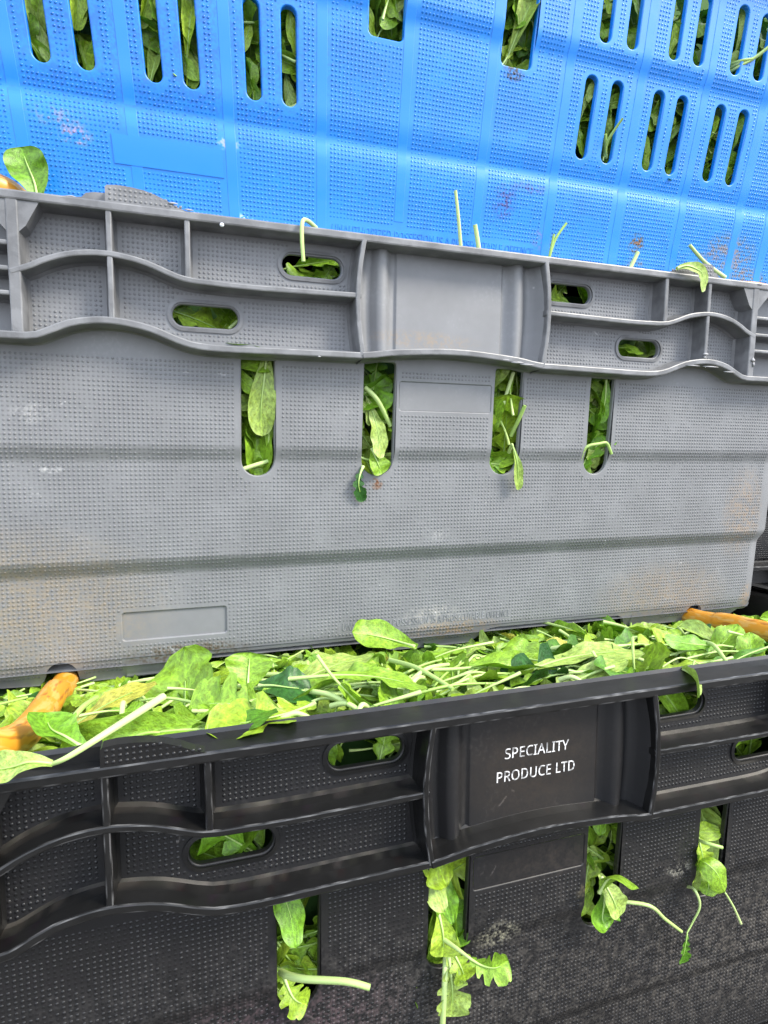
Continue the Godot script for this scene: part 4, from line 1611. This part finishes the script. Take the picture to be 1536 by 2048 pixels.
func heroes() -> void:
	var out := Vector3(0, 0.1, 1)
	hero("long pale oval leaf filling the leftmost wall slot of the grey crate", [-0.1408, -0.0776, -0.0260, -0.1436, -0.0996, -0.0232, -0.1461, -0.1215, -0.0235, -0.1447, -0.1408, -0.0260], out, 0.0098, 1, 3)
	hero("oval leaf standing upright against the blue crate above the left end of the grey rim", [-0.2848, 0.0035, -0.0200, -0.2862, 0.0150, -0.0205, -0.2903, 0.0268, -0.0215, -0.2931, 0.0364, -0.0220], out, 0.0118, 1, 1)
	hero("pale leaf folded over the right-hand tab of the grey rim", [0.1997, 0.0050, 0.0030, 0.2080, 0.0078, 0.0050, 0.2177, 0.0062, 0.0060, 0.2250, 0.0020, 0.0065, 0.2264, -0.0125, 0.0062], Vector3(0, 0.35, 1), 0.0068, 2, 3)
	hero("small crinkled dark leaf hanging below the second slot of the grey crate", [-0.0672, -0.1620, -0.0235, -0.0712, -0.1700, -0.0204, -0.0719, -0.1783, -0.0204, -0.0678, -0.1908, -0.0222], out, 0.0050, 3, 4)
	hero("pale drooping leaf tip hanging out of the third slot of the grey crate", [0.0620, -0.1471, -0.0185, 0.0658, -0.1616, -0.0170, 0.0690, -0.1830, -0.0195], out, 0.0045, 1, 3, [0.0637, -0.1514, -0.0280, 0.0610, -0.1445, -0.0195, 0.0620, -0.1471, -0.0185])
	hero("narrow upright leaf along the right side of the rightmost slot of the grey crate", [0.1569, -0.0837, -0.0257, 0.1559, -0.1044, -0.0241, 0.1541, -0.1251, -0.0267], out, 0.0060, 1, 1)
	hero("broad leaf leaning up against the bottom edge of the grey crate", [-0.0330, -0.3010, 0.0100, -0.0440, -0.3000, -0.0060, -0.0605, -0.2953, -0.0090, -0.0800, -0.2900, -0.0080], Vector3(0.1, 0.55, 0.8), 0.0130, 2, 0)
	hero("leaf on the black left corner, its long pale stalk running up to the right", [-0.2637, -0.2899, 0.1420, -0.2722, -0.2868, 0.1438, -0.2806, -0.2891, 0.1418, -0.2943, -0.2916, 0.1376], Vector3(0.05, 0.85, 0.4), 0.0075, 1, 3, [-0.2165, -0.2792, 0.1050, -0.2386, -0.2788, 0.1380, -0.2558, -0.2853, 0.1460, -0.2637, -0.2899, 0.1420], 0.0021)
	hero("large lobed leaf lying behind the left tab of the black rim", [-0.1300, -0.3000, 0.0900, -0.1480, -0.2965, 0.1060, -0.1680, -0.2955, 0.1130, -0.1960, -0.2980, 0.1100], Vector3(0, 1, 0.5), 0.0170, 3, 5)
	hero("broad scalloped leaf in the left of the heap, pointing left", [-0.1600, -0.2990, 0.0980, -0.1720, -0.2950, 0.0960, -0.1860, -0.2940, 0.0880, -0.2030, -0.2990, 0.0760], Vector3(0, 1, 0.6), 0.0180, 3, 0)
	hero("rounded cupped leaf standing up in the left of the heap", [-0.1680, -0.3010, 0.0640, -0.1665, -0.2930, 0.0560, -0.1650, -0.2850, 0.0500, -0.1640, -0.2790, 0.0480], Vector3(0, 0.3, 1), 0.0150, 0, 0)
	hero("dull dark green leaf lying below the left end of the gap under the grey crate", [-0.1614, -0.2970, 0.0614, -0.1533, -0.2945, 0.0694, -0.1430, -0.2945, 0.0762, -0.1290, -0.2990, 0.0720], Vector3(0, 1, 0.6), 0.0130, 1, 4)
	hero("small pale leaf curled over the black rim right of the printed recess", [0.1184, -0.2964, 0.1180, 0.1112, -0.2922, 0.1304, 0.1035, -0.2920, 0.1463, 0.1029, -0.3020, 0.1490], Vector3(0, 0.6, 0.8), 0.0070, 0, 3)
	hero("curled green leaf beside the lower left orange arm", [-0.2550, -0.3010, 0.1080, -0.2640, -0.2950, 0.1040, -0.2720, -0.2930, 0.0960, -0.2760, -0.2880, 0.0860], Vector3(0.5, 0.8, 0.3), 0.0120, 1, 1)
	hero("lobed leaf reaching right out of the second slot of the black crate", [-0.0503, -0.4452, 0.1424, -0.0431, -0.4501, 0.1446, -0.0360, -0.4504, 0.1487, -0.0271, -0.4483, 0.1488], out, 0.0090, 3, 0, [-0.0621, -0.4485, 0.1125, -0.0559, -0.4444, 0.1323, -0.0503, -0.4452, 0.1424])
	hero("lobed leaf hanging down below the second slot of the black crate", [-0.0563, -0.4516, 0.1265, -0.0561, -0.4645, 0.1317, -0.0554, -0.4770, 0.1330, -0.0558, -0.4914, 0.1332], out, 0.0110, 4, 3)
	hero("spoon-shaped leaf poking out of the third slot of the black crate", [0.0540, -0.4420, 0.1259, 0.0560, -0.4280, 0.1315, 0.0597, -0.4215, 0.1384, 0.0689, -0.4273, 0.1437], out, 0.0110, 0, 0)
	hero("leaf spilling from the bottom of the third slot of the black crate", [0.0642, -0.4419, 0.1202, 0.0580, -0.4507, 0.1271, 0.0541, -0.4564, 0.1311, 0.0558, -0.4610, 0.1352], out, 0.0110, 0, 1)
	hero("tiny torn leaf hanging below and right of the third slot of the black crate", [0.1231, -0.4806, 0.1357, 0.1210, -0.4883, 0.1368, 0.1196, -0.5030, 0.1360], out, 0.0050, 3, 2, [0.1343, -0.4582, 0.1222, 0.1290, -0.4511, 0.1341, 0.1311, -0.4611, 0.1373, 0.1274, -0.4741, 0.1356, 0.1231, -0.4806, 0.1357], 0.0012)
	hero("drooping leaf with a long stalk hanging from the rightmost slot of the black crate", [0.1423, -0.4438, 0.1171, 0.1353, -0.4318, 0.1328, 0.1392, -0.4353, 0.1409, 0.1473, -0.4511, 0.1424], out, 0.0085, 0, 0, [0.1650, -0.4793, 0.1422, 0.1561, -0.4639, 0.1425, 0.1473, -0.4511, 0.1424], 0.0009)
	hero("rounded leaf in the wide hole right of the middle of the blue crate", [0.0469, 0.1952, -0.0180, 0.0524, 0.1756, -0.0180, 0.0555, 0.1559, -0.0214], out, 0.0105, 1, 2)
	hero("rounded leaf low in the second slot of the black crate", [-0.0600, -0.4300, 0.1180, -0.0590, -0.4420, 0.1250, -0.0600, -0.4550, 0.1275], out, 0.0095, 0, 6)
	hero("short lobed leaf spilling right from the bottom of the second black slot", [-0.0540, -0.4520, 0.1220, -0.0500, -0.4600, 0.1310, -0.0465, -0.4700, 0.1330], out, 0.0085, 3, 5)
	hero("lobed leaf high in the rightmost slot of the black crate", [0.1400, -0.4150, 0.1200, 0.1390, -0.4260, 0.1270, 0.1400, -0.4400, 0.1310], out, 0.0080, 3, 6)
	hero("wavy leaf at the bottom of the rightmost slot of the black crate", [0.1440, -0.4400, 0.1210, 0.1425, -0.4480, 0.1320, 0.1390, -0.4570, 0.1350], out, 0.0080, 2, 0)
	hero("wavy leaf pushed out under the spoon-shaped one in the third black slot", [0.0590, -0.4330, 0.1200, 0.0615, -0.4430, 0.1310, 0.0650, -0.4540, 0.1350], out, 0.0085, 2, 3)
	hero("broad leaf bulging from the bottom of the second slot of the grey crate", [-0.0600, -0.1480, -0.0275, -0.0565, -0.1590, -0.0225, -0.0520, -0.1690, -0.0225], out, 0.0090, 0, 0)
	hero("green torn leaf at the bottom of the leftmost slot of the black crate", [-0.1560, -0.4480, 0.1150, -0.1510, -0.4580, 0.1240, -0.1430, -0.4640, 0.1250], out, 0.0085, 3, 5)
	# stalks
	stem_thing("pale stalk hooked over the front of the grey rim", [-0.1073, 0.0073, -0.0140, -0.1164, 0.0076, -0.0020, -0.1207, 0.0042, 0.0035, -0.1213, -0.0079, 0.0050, -0.1203, -0.0219, 0.0050], 0.0016, 0.0014, 0.7)
	stem_thing("tall thin stalk standing against the embossed words on the blue crate", [0.0115, 0.0051, -0.0230, 0.0061, 0.0277, -0.0180, 0.0019, 0.0482, -0.0160], 0.0016, 0.0013, 0.9)
	stem_thing("short white stalk right of the tall one against the blue crate", [0.0278, 0.0056, -0.0230, 0.0213, 0.0268, -0.0200], 0.0020, 0.0018, 1.0)
	stem_thing("thin brownish green stalk leaning right against the blue crate", [0.0901, 0.0055, -0.0220, 0.0948, 0.0234, -0.0200, 0.1038, 0.0372, -0.0180], 0.0014, 0.0011, 0.2)
	stem_thing("short green stalk in the same tuft as the brownish one", [0.0900, 0.0053, -0.0210, 0.0923, 0.0272, -0.0180], 0.0014, 0.0010, 0.2)
	stem_thing("short white stalk left of the right-hand tab of the grey rim", [0.1702, 0.0033, -0.0220, 0.1789, 0.0228, -0.0200], 0.0019, 0.0017, 1.0)
	stem_thing("pale stalk sloping behind the right-hand tab of the grey rim", [0.2730, 0.0091, -0.0150, 0.2486, 0.0198, -0.0150, 0.2298, 0.0328, -0.0150], 0.0018, 0.0015, 0.8)
	stem_thing("green stalk poking up out of the third slot of the grey crate", [0.0655, -0.1374, -0.0288, 0.0670, -0.1250, -0.0208, 0.0694, -0.1123, -0.0148], 0.0018, 0.0015, 0.3)
	stem_thing("white cut stalk across the top of the third slot of the grey crate", [0.0643, -0.0846, -0.0265, 0.0539, -0.1152, -0.0260], 0.0017, 0.0017, 1.0)
	stem_thing("bent stalk looping out of the rightmost slot of the grey crate", [0.1348, -0.1665, -0.0282, 0.1349, -0.1473, -0.0206, 0.1486, -0.1428, -0.0183, 0.1560, -0.1427, -0.0183, 0.1620, -0.1519, -0.0190], 0.0015, 0.0013, 0.4)
	stem_thing("thick curved stalk across the second slot of the grey crate", [-0.0660, -0.1020, -0.0261, -0.0562, -0.1122, -0.0230, -0.0444, -0.1314, -0.0263], 0.0020, 0.0017, 0.6)
	stem_thing("pale stalk lying across the bottom of the leftmost slot of the grey crate", [-0.1588, -0.1650, -0.0275, -0.1500, -0.1620, -0.0268, -0.1400, -0.1590, -0.0290], 0.0017, 0.0015, 0.9)
	stem_thing("thick pale stalk sticking out to the right from the leftmost slot of the black crate", [-0.1563, -0.4505, 0.1129, -0.1486, -0.4405, 0.1309, -0.1277, -0.4321, 0.1490, -0.1156, -0.4336, 0.1552], 0.0021, 0.0017, 0.7)
	stem_thing("long pale stalk hanging below the second slot of the black crate", [-0.0515, -0.4567, 0.1146, -0.0586, -0.4616, 0.1290, -0.0611, -0.4790, 0.1330, -0.0621, -0.5100, 0.1334], 0.0020, 0.0017, 0.8)
	stem_thing("long bent stalk reaching right from the third slot of the black crate", [0.0676, -0.4517, 0.1242, 0.0868, -0.4504, 0.1365, 0.1013, -0.4636, 0.1370, 0.1181, -0.4785, 0.1355], 0.0013, 0.0011, 0.6)
	stem_thing("stalk poking right from the rightmost slot of the black crate", [0.1420, -0.4257, 0.1167, 0.1366, -0.4181, 0.1325, 0.1459, -0.4198, 0.1387], 0.0014, 0.0012, 0.4)
	stem_thing("thickest stalk of the tuft in the far right slots of the blue crate", [0.2513, 0.1782, -0.0094, 0.2543, 0.1790, 0.0008, 0.2639, 0.1816, 0.0054, 0.2761, 0.1916, 0.0131], 0.0015, 0.0014, 0.7)
	stem_thing("upper prong of the stalk tuft in the far right slots of the blue crate", [0.2496, 0.1805, -0.0091, 0.2541, 0.1799, 0.0020, 0.2633, 0.1814, 0.0055], 0.0014, 0.0012, 0.4)
	stem_thing("lower prong of the stalk tuft in the far right slots of the blue crate", [0.2511, 0.1746, -0.0079, 0.2549, 0.1764, 0.0015, 0.2645, 0.1817, 0.0054], 0.0013, 0.0012, 0.6)
	stem_thing("thin stalk slanting out of the second lower right slot of the blue crate", [0.1433, 0.0956, -0.0227, 0.1376, 0.1040, -0.0156, 0.1426, 0.1184, -0.0035], 0.0012, 0.0010, 0.3)
	stem_thing("upright stalk inside the second lower right slot of the blue crate", [0.1417, 0.0962, -0.0227, 0.1352, 0.1099, -0.0149], 0.0015, 0.0013, 0.4)
	for i in 105:
		var x := rng.randf_range(-0.33, 0.34)
		var z := rng.randf_range(-0.02, 0.100)
		if absf(absf(x) - 0.29) < 0.03:
			continue
		var dir := rng.randf_range(-0.9, 0.9) + (PI if rng.randf() < 0.5 else 0.0)
		if z > 0.07:
			dir = rng.randf_range(-0.3, 0.3)
		var d := Vector3(cos(dir), 0, sin(dir)) * rng.randf_range(0.014, 0.042)
		var y1 := lerpf(-0.3185, -0.2985, smoothstep(-0.045, 0.075, z)) - rng.randf() * 0.003
		var third: String = "left" if x < -0.10 else ("middle" if x < 0.09 else "right")
		var row: String = "near grey crate" if z < 0.015 else ("midway back" if z < 0.062 else "behind the rim")
		var pale := rng.randf()
		stem_thing("%s %s stalk, heap's %s third, %s, lying %s" % ["long" if d.length() > 0.03 else "short", "white" if pale > 0.7 else ("pale" if pale > 0.35 else "green"), third, row, "crosswise" if absf(d.z) < 0.4 * absf(d.x) else ("towards the right rear" if d.x * d.z < 0.0 else "towards the left rear")], [x - d.x, y1 - rng.randf() * 0.006, z - d.z, x + rng.randf_range(-0.003, 0.003), y1 + 0.001, z + rng.randf_range(-0.003, 0.003), x + d.x, y1 - rng.randf() * 0.006, z + d.z], rng.randf_range(0.0007, 0.0013), rng.randf_range(0.0005, 0.0009), pale, "thin stalks in the heap, %s third" % third)
	var heap := "cut stalks lying on the heap in the black crate"
	for q in [["white stalk in the middle of the heap pointing at the printed recess", 0.0121, 0.1150, -0.0253, 0.1185, 1.0], ["short white stalk right of the middle of the heap", 0.0318, 0.1036, 0.0416, 0.1165, 1.0], ["stubby white stalk on the heap just behind the black rim", -0.1014, 0.1065, -0.1137, 0.1192, 1.0], ["short straight pale stalk beside the large lobed leaf", -0.1585, 0.1106, -0.1375, 0.1142, 0.9], ["tiny white stub standing in the left of the heap", -0.2392, 0.0603, -0.2394, 0.0753, 1.0], ["slanting stalk left of the middle of the heap", -0.1231, 0.0980, -0.1088, 0.1149, 0.7], ["very long stalk running under the left of the grey crate", -0.1767, 0.0173, -0.1051, 0.0650, 0.5], ["long stalk close along the bottom edge of the grey crate", -0.1727, 0.0101, -0.1402, 0.0198, 0.4], ["upright pale stalk in the middle of the heap", -0.0657, 0.0759, -0.0265, 0.0538, 0.7], ["pale stalk slanting behind the middle of the rim", -0.0747, 0.0940, -0.0546, 0.0756, 0.8], ["bright stalk below the right gap of the grey crate", 0.0851, 0.0760, 0.1092, 0.0930, 0.8], ["long pale stalk at the right end of the heap", 0.1891, 0.0696, 0.1662, 0.1125, 0.7], ["short stalk in the right of the heap close to the grey crate", 0.0677, 0.0404, 0.0838, 0.0639, 0.9], ["long stalk crossing the middle of the heap", -0.0628, 0.0320, -0.0428, 0.0957, 0.5], ["long slanting stalk right of the rounded cupped leaf", -0.1352, 0.0708, -0.1091, 0.1126, 0.8], ["green stalk beside the lower left orange arm", -0.2685, 0.0925, -0.2552, 0.0459, 0.3]]:
		var y0: float = lerpf(-0.3170, -0.2965, smoothstep(-0.04, 0.08, (q[2] + q[4]) * 0.5)) - rng.randf() * 0.002
		stem_thing(q[0], [q[1], y0 - 0.002, q[2], (q[1] + q[3]) * 0.5 + rng.randf_range(-0.002, 0.002), y0 + 0.0025, (q[2] + q[4]) * 0.5 + rng.randf_range(-0.002, 0.002), q[3], y0 - 0.001, q[4]], 0.0018, 0.0014, q[5], heap)
